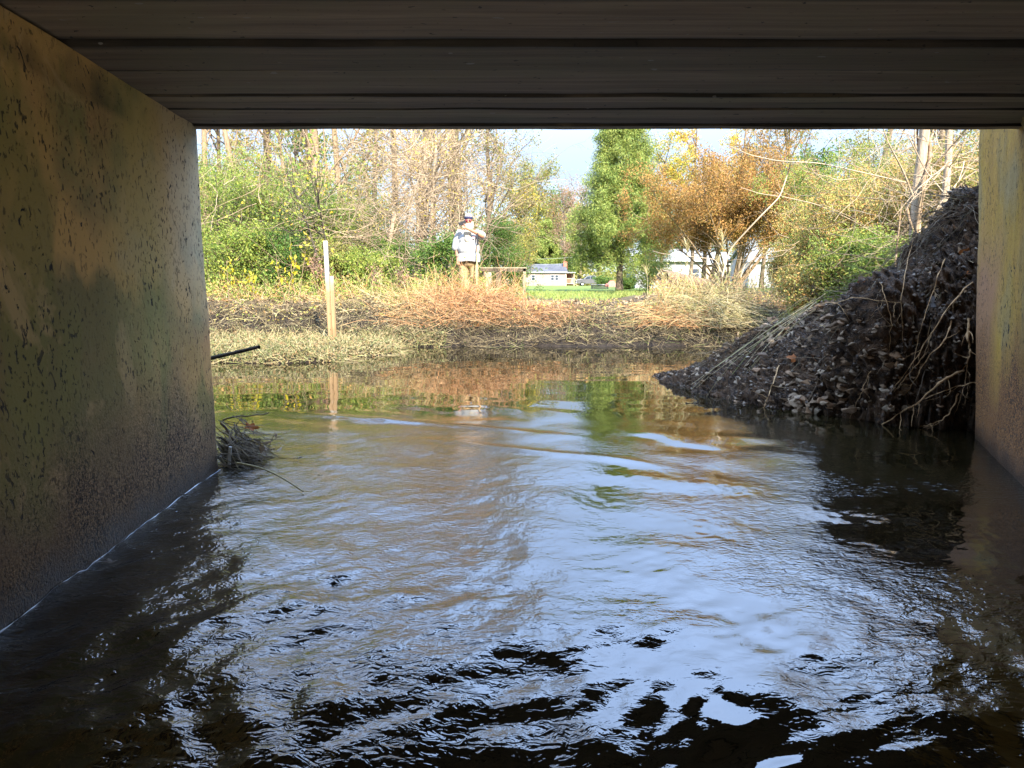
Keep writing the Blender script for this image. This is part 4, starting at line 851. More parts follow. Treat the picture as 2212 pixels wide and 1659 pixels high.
# undergrowth masses of the far wood (nobody could count it)
mb = MB(); n_ = 16000; Yv = rng.uniform(150, 200, n_); pxv = rng.uniform(1000, 2000, n_); X = px_x(pxv, Yv); Z = ground(X, Yv) + np.abs(rng.normal(0, 2.2, n_)); V, Fc = leaves(np.stack([X, Yv, Z], -1), .7, .7); mb.add(V, Fc)
n_ = 26000; Yv = rng.uniform(26, 46, n_); pxv = np.concatenate([rng.uniform(380, 1080, n_ // 2), rng.uniform(1690, 2250, n_ // 2)]); X = px_x(pxv, Yv); Z = ground(X, Yv) + np.abs(rng.normal(0, 1.5, n_)); V, Fc = leaves(np.stack([X, Yv, Z], -1), .16, .6); mb.add(V, Fc, 1)
kind(mb.build('undergrowth', [M['leaf_ol'], M['leaf_dk']]), 'stuff')

# tangle of thin vines and twigs in both thickets
def tangle(x0, x1, Y0, Y1, y0, y1, n, L, r, mats, name, up=.02, wob=.17):
    mb = MB(); Yv = rng.uniform(Y0, Y1, n); px = rng.uniform(x0, x1, n); py = rng.uniform(y0, y1, n)
    o = np.array([pt(a, b, c) for a, b, c in zip(px, py, Yv)]); o[:, 2] = np.maximum(o[:, 2], ground(o[:, 0], o[:, 1]) + .05)
    d = rng.normal(size=(n, 3)) * np.array([1, .5, .55]); P = walk(o, d, L * rng.uniform(.4, 1.5, n), 12, wob, rng.normal(0, .03, n) + up); R_ = taper(P, r * rng.uniform(.6, 1.5, n), r * .35)
    h = n // 2; mb.tube(P[:h], R_[:h], 4, 0).tube(P[h:], R_[h:], 4, 1)
    C2 = spawn(P, 3, .2, 1, L * .35, .9, 0, 7, .2); mb.tube(C2, taper(C2, r * .4, r * .15), 3, 0)
    kind(mb.build(name, [M[m_] for m_ in mats]), 'stuff'); return mb
tangle(430, 1000, 16, 22, 300, 590, 300, 2.2, .0065, ('twig', 'vine'), 'vine_tangle')
tangle(750, 1010, 17, 22, 290, 560, 330, 2.2, .007, ('vine', 'twig'), 'vine_tangle')
tangle(1690, 2140, 10.5, 15, 285, 600, 130, 1.8, .005, ('vine', 'twig'), 'vine_tangle')
tangle(1990, 2140, 8.5, 10.5, 285, 480, 60, 1.2, .005, ('vine', 'vine'), 'vine_tangle')
for (pts, Y, r, lab) in (([(1560, 598), (1575, 540), (1640, 470), (1685, 425), (1700, 380), (1710, 345)], 11.0, .014, 'long pale vine stem curving up in front of the copper tree'),
        ([(1960, 395), (1860, 372), (1770, 352), (1680, 348), (1620, 335), (1575, 315)], 11.0, .010, 'pale vine branch arching left under the roof edge'),
        ([(1685, 425), (1640, 418), (1600, 405)], 11.0, .007, 'short pale vine fork in front of the copper tree'),
        ([(1675, 415), (1690, 425), (1760, 440), (1830, 470), (1900, 510)], 11.0, .008, 'pale vine running right from the fork'),
        ([(1560, 590), (1545, 560), (1500, 555), (1430, 548), (1410, 542)], 11.5, .007, 'pale vine drooping left across the white house'),
        ([(1600, 600), (1610, 570), (1660, 545), (1700, 540)], 10.5, .006, 'pale bent stem left of the vine wrapped trunk'),
        ([(2090, 300), (2040, 360), (1985, 405), (1930, 470)], 8.6, .007, 'straight pale stem slanting in front of the vine wrapped trunk'),
        ([(1965, 300), (2000, 370), (2050, 430), (2080, 470)], 8.8, .008, 'pale stem crossing behind the trunk top'),
        ([(2115, 300), (2080, 380), (2030, 440), (1995, 500)], 8.4, .006, 'pale stem leaning beside the right wall')):
    A = np.array([pt(a, b_, Y + .15 * math.sin(i * 2)) for i, (a, b_) in enumerate(pts)]); f = np.linspace(0, len(A) - 1, 40); i = np.minimum(f.astype(int), len(A) - 2); f = (f - i)[:, None]
    Q = A[i] * (1 - f) + A[i + 1] * f
    for _ in range(3): Q[1:-1] = (Q[:-2] + Q[1:-1] * 2 + Q[2:]) / 4
    tag(MB().tube(Q, np.linspace(r, r * .55, 40)[None], 6).build('vine', M['vine'], smooth=True), lab, 'vine')
# vine wrapped trunk
b = gp(1972, 9.6); b = (b[0], b[1], b[2]); top_ = pt(1958, 150, 9.6)
vt = tag(empty('vine_wrapped_tree', b), 'pale young trunk wrapped in thick twisting vines near the right wall', 'tree')
B0 = np.array(b) * 0; H = top_[2] - b[2]; q = np.linspace(0, 1, 26); P = np.stack([-.09 * q + .035 * np.sin(q * 9), .0 * q, -.2 + (H + .2) * q], -1)
mb = MB().tube(P, (.078 - .02 * q)[None] * (1 + .05 * np.sin(q * 40)), 12)
L1 = spawn(P[None], 12, .55, 1, 1.2, .9, .08, 8, .15); mb.tube(L1, taper(L1, .016, .006), 5); mb.build('trunk', M['bark_pale'], vt, smooth=True)
for ph, tw_, r in ((0, 1.3, .024), (2.2, -1.6, .017), (4.0, 2.1, .012)):
    a = ph + q * tw_ * 6.28 + .5 * np.sin(q * 17); rr = .078 + r * .7 + .02 * np.maximum(0, np.sin(q * 23 + ph)); V = P + np.stack([np.cos(a) * rr, np.sin(a) * rr, 0 * a], -1)
    q2 = np.linspace(0, 25, 120); V = np.stack([np.interp(q2, np.arange(26), V[:, k]) for k in range(3)], -1); mb = MB().tube(V, np.full((1, 120), r) * (1 + .2 * perlin(q2 * .8, q2 * 0 + ph)), 7); mb.build('climbing_vine', M['bark_tan'], vt, smooth=True)
C2 = spawn(L1, 6, .2, 1, .5, .9, .02, 6, .2); MB().tube(C2, taper(C2, .006, .002), 3).build('crown', M['vine'], vt)
b = gp(2008, 10.6); make_plant('slim_grey_tree', 'slim grey trunk just right of the vine wrapped one', 'tree', b, trunks=1, H=4.2, r0=.06, lean=(.03, 0), bark='bark_pale', twig='vine', top=.7, lv=[dict(m=12, t0=.5, L=1.2, s=.9, up=.04, r=.012, solid=True), dict(m=6, t0=.2, L=.5, s=.9, r=.004)])
b = gp(1930, 10.8); make_plant('slim_brown_stem', 'thin straight brown stem left of the vine wrapped trunk', 'sapling', b, trunks=1, H=2.0, r0=.022, bark='bark_tan', twig='twig', top=.5, lv=[dict(m=10, t0=.4, L=.7, s=.9, up=.04, r=.006), dict(m=4, t0=.3, L=.3, s=.9, r=.003)])
# sword-leaved clump right of the trunk
for (px, Y, n_, lab) in ((2050, 9.0, 90, 'clump of long arching green blades behind the bank crest'), (1945, 9.2, 40, 'smaller clump of green blades at the vine wrapped trunk')):
    b = gp(px, Y); d = rng.normal(size=(n_, 3)) * np.array([.6, .5, .2]) + np.array([0, 0, 1.0]); P = walk(np.zeros((n_, 3)) + rng.normal(size=(n_, 3)) * .06, d, rng.uniform(1.1, 1.9, n_), 9, .06, -.13)
    mb = MB(); V, Fc = ribbons(P, rng.uniform(.010, .018, n_)); mb.add(V, Fc); o = mb.build('blade_plant', m_leaf('blade_%d' % px, [(.10, .17, .025), (.16, .22, .04), (.24, .24, .06)], .3)); o.location = b; tag(o, lab, 'plant')

# ------------------------------------------------------------------ ground cover on the far bank
def strands(n, px0, px1, Y0, Y1, L, r, mats, d0, dz=.0, wob=.2, up=-.05, lift=(0, .1), K=7, seed_fn=None):
    Yv = rng.uniform(Y0, Y1, n); X = px_x(rng.uniform(px0, px1, n), Yv); Z = ground(X, Yv) + rng.uniform(lift[0], lift[1], n)
    o = np.stack([X, Yv, Z], -1)
    if seed_fn is not None: o = o[seed_fn(o)]; n = len(o)
    pxx = 1106 + o[:, 0] / o[:, 1] * F; o = o[~((pxx > 1040) & (pxx < 1330) & (o[:, 1] > 14.4) & (rng.random(len(o)) > .12))]; n = len(o)
    d = rng.normal(size=(n, 3)) * np.array([1, .7, .5]) + np.array(d0); P = walk(o, d, L * rng.uniform(.4, 1.5, n), K, wob, up)
    P[..., 2] = np.maximum(P[..., 2], np.maximum(ground(P[..., 0], P[..., 1]) + .004, .003)); return P
def stuff(name, parts, mats):
    mb = MB()
    for P, r, m in parts: P = gapP(P); mb.tube(P, taper(P, r * rng.uniform(.6, 1.4, len(P)), r * .35), 3, m)
    return kind(mb.build(name, [M[m] for m in mats]), 'stuff')
def gap(V):
    """the weeds are trodden low where the bank opens on the lawn"""
    px = 1106 + V[:, 0] / V[:, 1] * F
    return ~((px > 1138) & (px < 1400) & (V[:, 2] > .80 + .03 * np.sin(px * .11)) & (V[:, 1] < 30) & (V[:, 1] > 13.0))
def gapP(P): return P[gap(P[:, -1]) & gap(P[:, 0]) & gap(P[:, P.shape[1] // 2])]
# wet dark and tan grass on the bank face
stuff('bank_grass', [(strands(1700, 440, 880, 13.0, 14.3, .3, .0045, 0, (0, -.35, .25)), .0045, 0), (strands(5600, 860, 1900, 12.95, 14.4, .34, .0045, 0, (0, -.35, .25)), .0045, 0), (strands(300, 440, 880, 13.3, 14.6, .35, .004, 0, (0, -.4, .2)), .004, 1), (strands(600, 880, 1900, 13.5, 14.8, .38, .004, 0, (0, -.4, .2)), .004, 1), (strands(330, 850, 1900, 12.9, 13.8, .34, .004, 0, (0, -.5, .4)), .004, 2)], ('straw_dk', 'straw', 'straw_gn'))
# dead orange vines heaped on the bank top
def mound(o, cx, wx_, cy, wy_, h): return h * np.exp(-((o[:, 0] - cx) / wx_) ** 2 - ((o[:, 1] - cy) / wy_) ** 2)
def heap(n, cx, wx_, cy, wy_, h, L, r, dz, wob, d0=(0, -.3, .1), up=-.06, zmin=.30):
    X = cx + rng.normal(size=n) * wx_ * .75; Yv = cy + rng.normal(size=n) * wy_ * .75; o = np.stack([X, Yv, X * 0], -1); o[:, 2] = ground(X, Yv) + mound(o, cx, wx_, cy, wy_, h) * rng.uniform(.3, 1.05, n)
    d = rng.normal(size=(n, 3)) * np.array([1, .6, .4]) + np.array(d0); P = walk(o, d, L * rng.uniform(.4, 1.5, n), 8, wob, up); P[..., 2] = np.maximum(P[..., 2], ground(P[..., 0], P[..., 1]) + .005); return P[(P[..., 2].min(1) > zmin)]
stuff('dead_vines', [(heap(3000, -.75, .95, 14.3, .7, .27, .75, .005, 0, .15), .005, 0), (heap(800, .55, .42, 14.1, .4, .16, .7, .005, 0, .12, (.7, -.5, -.1)), .005, 0), (heap(700, -1.9, .9, 14.6, .7, .2, .6, .005, 0, .16), .0045, 1), (heap(800, -.4, 1.3, 14.0, .6, .2, .6, .004, 0, .2), .004, 2)], ('vine_or', 'straw', 'straw_dk'))
stuff('dry_grass_heap', [(heap(3000, 4.0, .85, 13.9, .7, .55, .8, .0045, 0, .13, (-.5, -.5, -.1)), .0045, 0), (heap(900, 3.3, .5, 13.6, .4, .2, .7, .0045, 0, .15, (-.5, -.6, .0)), .0045, 1), (heap(600, 4.3, .9, 14.3, .7, .55, .6, .004, 0, .15), .004, 2)], ('straw', 'vine_or', 'straw_dk'))
# low brown stalks and weeds along the whole top
stuff('bank_top_weeds', [(strands(3000, 420, 2000, 14.6, 19, .45, .0045, 0, (0, 0, .9), up=.0), .0045, 0), (strands(2200, 420, 2000, 14.4, 17, .5, .0045, 0, (0, 0, .5), up=-.05), .0045, 1), (strands(700, 1640, 2080, 9.5, 14, .5, .004, 0, (0, 0, .9), up=0), .004, 0)], ('straw', 'vine_or'))
n_ = 9000; Yv = rng.uniform(13.6, 19, n_); X = px_x(rng.uniform(420, 2050, n_), Yv); hgt = np.abs(rng.normal(0, .22, n_)); mb = MB(); o = np.stack([X, Yv, ground(X, Yv) + hgt], -1); o = o[gap(o)]; V, Fc = leaves(o, .06, .6); mb.add(V, Fc, 0)
n_ = 9000; Yv = rng.uniform(14.4, 18, n_); X = px_x(rng.uniform(420, 1050, n_), Yv); hgt = np.abs(rng.normal(0, .3, n_)); V, Fc = leaves(np.stack([X, Yv, ground(X, Yv) + hgt], -1), .06, .55); mb.add(V, Fc, 1)
kind(mb.build('ground_leaves', [M['leaf_mix'], M['leaf_gn']]), 'stuff')
# fallen leaves over the mud
n_ = 5200; Yv = rng.uniform(13.3, 16.5, n_); X = px_x(rng.uniform(440, 1950, n_), Yv); o = np.stack([X, Yv, ground(X, Yv) + .02], -1); o = o[(o[:, 2] > .55) | (rng.random(len(o)) < .12)]; V, Fc = leaves(o, .075, .65, up=2.5); kind(MB().add(V, Fc).build('leaf_litter', M['litter']), 'stuff')
# lawn blades along the near edge of the lawn
P = strands(60000, 1130, 1560, 19.5, 42, .13, .006, 0, (0, 0, 2.0), up=0, K=4, lift=(0, .01)); V, Fc = ribbons(P, np.full(len(P), .006)); kind(MB().add(V, Fc).build('lawn_grass', m_strand('lawn_blade', [(.10, .145, .028), (.165, .20, .045), (.22, .22, .065)])), 'stuff')
# floating water weed of the marsh island
X = rng.uniform(-6.5, -1.2, 52000); Yv = rng.uniform(9.2, 13.4, 52000); Z = ground(X, Yv); kp = (Z > -.02) & (Z < .25); X, Yv, Z = X[kp], Yv[kp], Z[kp]; print('weed', len(X))
mb = MB(); h_ = np.abs(rng.normal(0, .07, len(X))); V, Fc = leaves(np.stack([X, Yv, Z + .01 + h_], -1), .05, .5); mb.add(V, Fc, 0)
k = rng.choice(len(X), min(4500, len(X)), False); P = walk(np.stack([X, Yv, np.maximum(Z, 0) + .02], -1)[k], rng.normal(size=(len(k), 3)) * np.array([1, .6, .45]) + np.array([0, 0, .25]), rng.uniform(.12, .4, len(k)), 6, .2, -.05); P[..., 2] = np.maximum(P[..., 2], .004); mb.tube(P, taper(P, .0035, .0015), 3, 1)
kind(mb.build('water_weeds', [M['weed'], M['vine_or'] if False else M['straw']]), 'stuff')
# tall dry reeds with seed heads
for px, Y, yt, lab in ((1555, 14.5, 500, 'tallest dry reed with a feathery head in front of the copper tree'), (1480, 14.6, 522, 'dry reed with a drooping head before the white house roof'), (1548, 14.3, 555, 'short dry reed beside the tallest one'), (1395, 14.6, 575, 'thin reed left of the hollow log'), (1432, 14.4, 590, 'short green tinged reed before the hollow log')):
    b = gp(px, Y); H = pt(px, yt, Y)[2] - b[2]; rt = tag(empty('reed', b), lab, 'reed'); q = np.linspace(0, 1, 12); Q = np.stack([.03 * np.sin(q * 4) * q, .02 * q, H * q - .05], -1)
    MB().tube(Q, np.linspace(.007, .0025, 12)[None], 5).build('stalk', M['straw'], rt, smooth=True)
    S_ = spawn(Q[None], 26, .80, 1, .16, .5, .0, 4, .1); MB().tube(S_, taper(S_, .004, .002), 3).build('seed_head', M['straw'], rt)
    n2 = 5; Pl = walk(np.tile(Q[3], (n2, 1)), rng.normal(size=(n2, 3)) * np.array([.6, .4, .2]) + np.array([0, 0, .8]), .5, 7, .08, -.15); V, Fc = ribbons(Pl, np.full(n2, .007)); MB().add(V, Fc).build('blade', M['straw_gn'], rt)
# ------------------------------------------------------------------ the man on the bank
WHITE = m_plain('white_cotton', (.265, .26, .245), .85, .06, 9, .25); KHAKI = m_plain('khaki_cloth', (.25, .175, .085), .85, .10, 12, .25)
SKIN = m_plain('sunburnt_skin', (.31, .145, .085), .55, .08, 14, .1); HAIR = m_plain('white_hair', (.40, .345, .25), .8, .10, 40, .5)
NAVY = m_plain('navy_bandana', (.02, .025, .06), .8, .3, 30); BLACK = m_plain('black_rubber', (.012, .012, .014), .5, .2, 20); LENS = m_plain('red_brown_lens', (.10, .012, .015), .12, .1, 10, spec=.6); LEATHER = m_plain('dark_strap', (.05, .03, .02), .6)
mp_ = pt(1013, 600, 15.6); MZ = gz(mp_[0], 15.6); man = tag(empty('person', (mp_[0], 15.6, MZ)), 'bearded man in white t-shirt and khaki trousers holding up a phone on the bank', 'person')
def blob(parts, name, mat, parent, vox=.011, sm=4):
    """union of tapered limbs and ellipsoids as one continuous remeshed surface"""
    mb = MB()
    for p in parts:
        if len(p) == 2: V, Fc = sphere(p[0], p[1], 16, 10); mb.add(V, Fc)
        else:
            a, b_, r0, r1 = p; a = np.array(a, float); b_ = np.array(b_, float); k = max(3, int(np.linalg.norm(b_ - a) / (min(r0, r1) * .35)))
            for t in np.linspace(0, 1, k): V, Fc = sphere(a + (b_ - a) * t, r0 + (r1 - r0) * t, 12, 8); mb.add(V, Fc)
    o = mb.build(name, mat, parent, smooth=True)
    m = o.modifiers.new('remesh', 'REMESH'); m.mode = 'VOXEL'; m.voxel_size = vox; m.use_smooth_shade = True
    s = o.modifiers.new('smooth', 'SMOOTH'); s.factor = .5; s.iterations = sm
    return o
EL = (.30, -.12, 1.30); WR = (.03, -.30, 1.42); RS = (-.205, 0, 1.36); RE = (-.27, .02, 1.06); RW = (-.235, -.07, .84)
parts = [((0, 0, 1.62), (.078, .098, .118)), ((0, -.03, 1.545), (.062, .075, .07)), ((0, -.105, 1.595), (.017, .02, .028)), ((.078, .0, 1.60), (.012, .025, .035)), ((-.078, .0, 1.60), (.012, .025, .035)),
         ((0, 0, 1.55), (0, .01, 1.38), .062, .068), ((0, 0, 1.22), (.2, .14, .2)), ((0, -.02, 1.0), (.2, .16, .2)), ((-.16, 0, 1.37), (.16, 0, 1.37), .07, .07),
         ((.2, 0, 1.36), EL, .062, .05), (EL, WR, .05, .032), (RS, RE, .058, .048), (RE, RW, .047, .030), ((.09, 0, .9), (.1, .0, .5), .085, .06), ((-.09, 0, .9), (-.1, 0, .5), .085, .06), ((.1, 0, .5), (.105, .03, .10), .058, .042), ((-.1, 0, .5), (-.105, .03, .10), .058, .042), ((.105, .03, .06), (.11, -.12, .04), .045, .035), ((-.105, .03, .06), (-.11, -.12, .04), .045, .035)]
# raised hand: palm, four fingers around the phone, thumb
parts += [(WR, (-.035, -.315, 1.45), .030, .036), ((-.035, -.315, 1.45), (-.06, -.31, 1.475), .036, .03)]
for k in range(4):
    a = np.array([-.055 - .004 * k, -.335 + .012 * k, 1.435 + .021 * k]); b_ = a + np.array([-.045, -.012, .014]); c_ = b_ + np.array([-.022, .024, .012]); parts += [(a, b_, .0105, .0095), (b_, c_, .0095, .008)]
parts += [((-.035, -.33, 1.475), (-.06, -.345, 1.515), .013, .011), ((-.06, -.345, 1.515), (-.085, -.335, 1.535), .011, .009)]
# lowered hand slipping into the pocket
parts += [(RW, (-.225, -.10, .77), .03, .036)]
for k in range(4):
    a = np.array([-.245 + .018 * k, -.115, .755]); b_ = a + np.array([.006, -.012, -.045]); parts += [(a, b_, .0105, .0095), (b_, b_ + np.array([.006, .012, -.03]), .0095, .008)]
parts += [((-.20, -.115, .79), (-.185, -.14, .745), .013, .010)]
blob(parts, 'body', SKIN, man, .0085, 3)
sh = [((0, 0, 1.36), (.215, .12, .085)), ((0, -.01, 1.22), (.225, .165, .17)), ((0, -.035, 1.03), (.245, .20, .20)), ((.005, -.03, .87), (.25, .195, .14)), ((0, .01, 1.40), (.09, .085, .06)),
      ((.19, .0, 1.36), (.285, -.06, 1.31), .088, .092), ((-.19, 0, 1.36), (-.255, .02, 1.20), .088, .092), ((-.255, .02, 1.20), (-.275, .015, 1.06), .09, .095)]
shirt = blob(sh, 'shirt', WHITE, man, .010, 14)
# cut the hem and sleeve ends clean with a lofted hem band
mb = MB(); A = np.linspace(0, 2 * np.pi, 40, endpoint=False); ring = lambda rx, ry, z, y=-.03: np.stack([rx * np.cos(A), y + ry * np.sin(A), z + .012 * np.sin(A * 3) + 0 * A], -1)
Rg = [ring(.247, .195, .90), ring(.252, .20, .83), ring(.254, .202, .765), ring(.245, .193, .745), ring(.235, .185, .76)]
mb.add(np.concatenate(Rg), [[i * 40 + j, i * 40 + (j + 1) % 40, (i + 1) * 40 + (j + 1) % 40, (i + 1) * 40 + j] for i in range(4) for j in range(40)]); mb.build('shirt_hem', WHITE, man, smooth=True)
blob([((0, -.01, .74), (.205, .165, .13)), ((.105, -.01, .78), (.115, -.01, .45), .118, .105), ((-.105, -.01, .78), (-.115, -.01, .45), .118, .105), ((.115, 0, .45), (.115, .02, .12), .10, .085), ((-.115, 0, .45), (-.115, .02, .12), .10, .085), ((-.2, -.05, .74), (.045, .05, .06))], 'trousers', KHAKI, man, .011, 3)
blob([((.11, -.05, .05), (.055, .14, .05)), ((.11, .03, .08), (.05, .05, .06))], 'boot', LEATHER, man, .01, 2); blob([((-.11, -.05, .05), (.055, .14, .05)), ((-.11, .03, .08), (.05, .05, .06))], 'boot', LEATHER, man, .01, 2)
# beard and hair: strands over a base volume
bd = blob([((0, -.075, 1.52), (.07, .05, .05)), ((0, -.105, 1.45), (.075, .045, .09)), ((-.01, -.15, 1.34), (.085, .055, .12)), ((-.015, -.175, 1.24), (.06, .04, .09)), ((.07, -.03, 1.53), (.02, .04, .08)), ((-.07, -.03, 1.53), (.02, .04, .08))], 'beard', HAIR, man, .010, 3)
blob([((0, .015, 1.70), (.088, .10, .095)), ((0, .06, 1.60), (.088, .06, .12)), ((.085, .03, 1.53), (.025, .045, .10)), ((-.085, .03, 1.53), (.025, .045, .10))], 'hair', HAIR, man, .010, 3)
mb = MB(); Rg = [np.stack([(.086 + e) * np.cos(A), .005 + (.105 + e) * np.sin(A), z + 0 * A], -1) for e, z in ((.0, 1.66), (.006, 1.665), (.006, 1.708), (0, 1.714))]
mb.add(np.concatenate(Rg), [[i * 40 + j, i * 40 + (j + 1) % 40, (i + 1) * 40 + (j + 1) % 40, (i + 1) * 40 + j] for i in range(3) for j in range(40)]); mb.build('headband', NAVY, man, smooth=True)
mb = MB()
for s_ in (-1, 1): V, Fc = sphere((s_ * .036, -.100, 1.622), (.031, .012, .024), 16, 8); mb.add(V, Fc)
mb.beam((-.075, -.09, 1.638), (.075, -.09, 1.638), .008, .006); mb.beam((.075, -.09, 1.637), (.088, .01, 1.625), .005, .006); mb.beam((-.075, -.09, 1.637), (-.088, .01, 1.625), .005, .006); mb.build('sunglasses', LENS, man, smooth=True)
mb = MB(); mb.box(-.03, .03, -.002, .002, -.02, .02); o = mb.build('chest_print', m_plain('faded_red_print', (.55, .30, .27), .9, .2, 60), man); o.location = (.115, -.178, 1.255)
mb = MB(); t = np.linspace(0, 2 * np.pi, 16); Q = np.stack([-.237 + .036 * np.cos(t), -.06 + .036 * np.sin(t), .868 + .004 * np.sin(t)], -1); mb.tube(Q, np.full((1, 16), .010), 6); mb.build('wristband', LEATHER, man, smooth=True)
ML = np.array([mp_[0], 15.6, MZ])
mb = MB().box(-.036, .036, -.005, .005, -.075, .075); o = mb.build('phone', BLACK); bv = o.modifiers.new('bevel', 'BEVEL'); bv.width = .006; bv.segments = 3; o.location = ML + np.array([-.115, -.335, 1.545]); o.rotation_euler = (.1, 1.25, .1); tag(o, 'black phone held sideways up to the bearded man\'s face', 'phone')
pole = tag(empty('long_handled_tool', ML + np.array([.17, -.30, 0])), 'wooden pole with black grip under the bearded man\'s forearm', 'tool')
MB().tube(np.array([[.035, .06, 1.345], [.033, .055, 1.22], [.03, .05, 1.09]])[None], np.array([[.017, .018, .017]]), 10).build('grip', BLACK, pole, smooth=True)
MB().tube(np.array([[.03, .05, 1.09], [.015, .03, .6], [0, 0, -.02]])[None], np.array([[.0145, .0145, .014]]), 10).build('handle', m_plain('ash_wood', (.48, .31, .15), .6, .15, 30), pole, smooth=True)

# ------------------------------------------------------------------ weathered table and stump beside him
WOOD = m_bark('weathered_wood', (.16, .13, .08), (.30, .25, .17), 22, .3); WOODD = m_bark('rotten_wood', (.045, .035, .022), (.12, .09, .06), 22, .3)
tb = pt(1090, 600, 21.0); tz = gz(tb[0], 21); T0 = np.array([tb[0], 21.0, tz]); tbl = tag(empty('wooden_table', T0), 'weathered grey wooden table frame standing in the brush right of the man', 'table')
xl, xr_ = px_x(1040, 21) - tb[0], px_x(1136, 21) - tb[0]; zt = pt(1090, 578, 21)[2] - tz
for k in range(4): MB().box(xl, xr_ + .01 * k, -.35 + .19 * k, -.35 + .19 * k + .17, zt - .035, zt + .004 * (k % 2)).build('top_plank', WOOD, tbl)
MB().box(xl, xr_, -.34, -.30, zt - .12, zt - .037).build('apron', WOODD, tbl)
for x, y, wd, m_ in ((xr_ - .05, -.30, .075, WOOD), (xr_ - .05, .30, .07, WOODD), (xl + .52, -.28, .16, WOODD), (xl + .50, .30, .09, WOODD), (xl + .05, .28, .08, WOODD)): MB().box(x - wd / 2, x + wd / 2, y - .04, y + .04, -.1, zt - .038).build('leg', m_, tbl)
st_ = gp(1052, 20.2); mb = MB(); k = 14; a = np.linspace(0, 2 * np.pi, k, endpoint=False); rr = .13 * (1 + .15 * np.sin(a * 3) + .08 * np.sin(a * 7)); Rg = [np.stack([rr * np.cos(a) * s, rr * np.sin(a) * s, z + .05 * np.sin(a * 2) * (z > .3) + 0 * a], -1) for s, z in ((1.25, -.1), (1.05, .2), (1, .62), (.85, .66), (.1, .64))]
mb.add(np.concatenate(Rg), [[i * k + j, i * k + (j + 1) % k, (i + 1) * k + (j + 1) % k, (i + 1) * k + j] for i in range(4) for j in range(k)]); o = mb.build('tree_stump', WOOD); o.location = st_; tag(o, 'grey splintered stump at the left end of the weathered table', 'stump')

# ------------------------------------------------------------------ fallen logs on the right
LOGB = m_bark('furrowed_bark', (.08, .05, .032), (.21, .14, .095), 16, 1.0); CHAR = m_plain('charred_hollow', (.025, .022, .02), .9, .4, 12, .6); ENDW = m_plain('cut_wood', (.30, .22, .14), .8, .3, 25, .5)
def log(A, B, r, label, hollow=True):
    A = np.array(A, float); B = np.array(B, float); lg = tag(empty('fallen_log', A), label, 'log'); t = nrm(B - A); u = nrm(np.cross(t, [0, 0, 1])); v = np.cross(u, t); nA, nL = 44, 60; L = np.linalg.norm(B - A); Vv = []
    for i in range(nL):
        s = i / (nL - 1) * L; an = np.arange(nA) / nA * 2 * np.pi; rr = r * (1 + .05 * perlin(an * 0 + s * 1.2, np.cos(an) * 2)) * (1 + .035 * (np.abs(perlin(an * 5.0, an * 0 + s * 1.6)) - .3)) * (1 - .12 * s / L); jag = 0 if i else 1
        Vv.append(t * (s + jag * .06 * perlin(an * 2, an * 0 + 5)[:, None]) + (u * np.cos(an)[:, None] + v * np.sin(an)[:, None]) * rr[:, None])
    q = [[i * nA + j, i * nA + (j + 1) % nA, (i + 1) * nA + (j + 1) % nA, (i + 1) * nA + j] for i in range(nL - 1) for j in range(nA)]
    MB().add(np.concatenate(Vv), q).build('bark', LOGB, lg, smooth=True)
    an = np.arange(nA) / nA * 2 * np.pi; Rg = [Vv[0]] + [t * d_ + (u * np.cos(an)[:, None] + v * np.sin(an)[:, None]) * (r * f_ * (1 + .16 * perlin(an * 1.5, an * 0 + f_)))[:, None] for d_, f_ in ((.0, .86), (.05, .66), (.5, .5), (.8, .05))]
    q = lambda a0, a1: [[i * nA + j, i * nA + (j + 1) % nA, (i + 1) * nA + (j + 1) % nA, (i + 1) * nA + j] for i in range(a0, a1) for j in range(nA)]
    Vc = np.concatenate(Rg); MB().add(Vc, q(0, 1)).build('cut_end', ENDW, lg); MB().add(Vc, q(1, 4)).build('hollow', CHAR, lg, smooth=True)
    MB().add(np.concatenate([Vv[-1], [Vv[-1].mean(0)]]), [[j, (j + 1) % nA, nA] for j in range(nA)]).build('far_end', ENDW, lg)
    return lg
log(pt(1432, 600, 19.0), pt(1530, 618, 20.6), .21, 'thick fallen log with a charred hollow end in front of the white house')
log(pt(1735, 603, 15.5), pt(1990, 598, 16.5), .19, 'long brown fallen log lying behind the right bank')

# ------------------------------------------------------------------ buildings
SID = lambda n, c: None
def m_siding(name, c, step=.18):
    m, nt = mk(name); g = G(nt); p = g.pos(); z = g.n('SeparateXYZ', {'Vector': p}).outputs['Z']; f = g.math('FRACT', g.math('DIVIDE', z, step)); n = g.noise(p, 1.3, 3)
    col = g.mix(g.rng(n, .35, .7), c, [q * .88 for q in c]); g.out(g.pbr(col, .6, g.bump(f, .5, .02), .3)); return m
def m_shingle(name, a, b):
    m, nt = mk(name); g = G(nt); p = g.pos(); n = g.noise(g.scale(p, (1, 1, 3)), 6, 4, .6); k = g.noise(p, .5, 3); c = g.mix(g.rng(n, .35, .65), a, b); c = g.mix(g.rng(k, .45, .7, 0, .3), c, [.2, .2, .2]); g.out(g.pbr(c, .9, g.bump(n, .4, .03), .2)); return m
TRIM = m_plain('white_trim', (.35, .35, .34), .5, .05); GLASS = m_plain('window_glass', (.035, .045, .06), .06, .3, 1.0, spec=.8); BRICK = m_plain('red_brick', (.36, .12, .07), .8, .25, 12, .4); DECK = m_plain('deck_wood', (.46, .32, .20), .7, .15, 8)
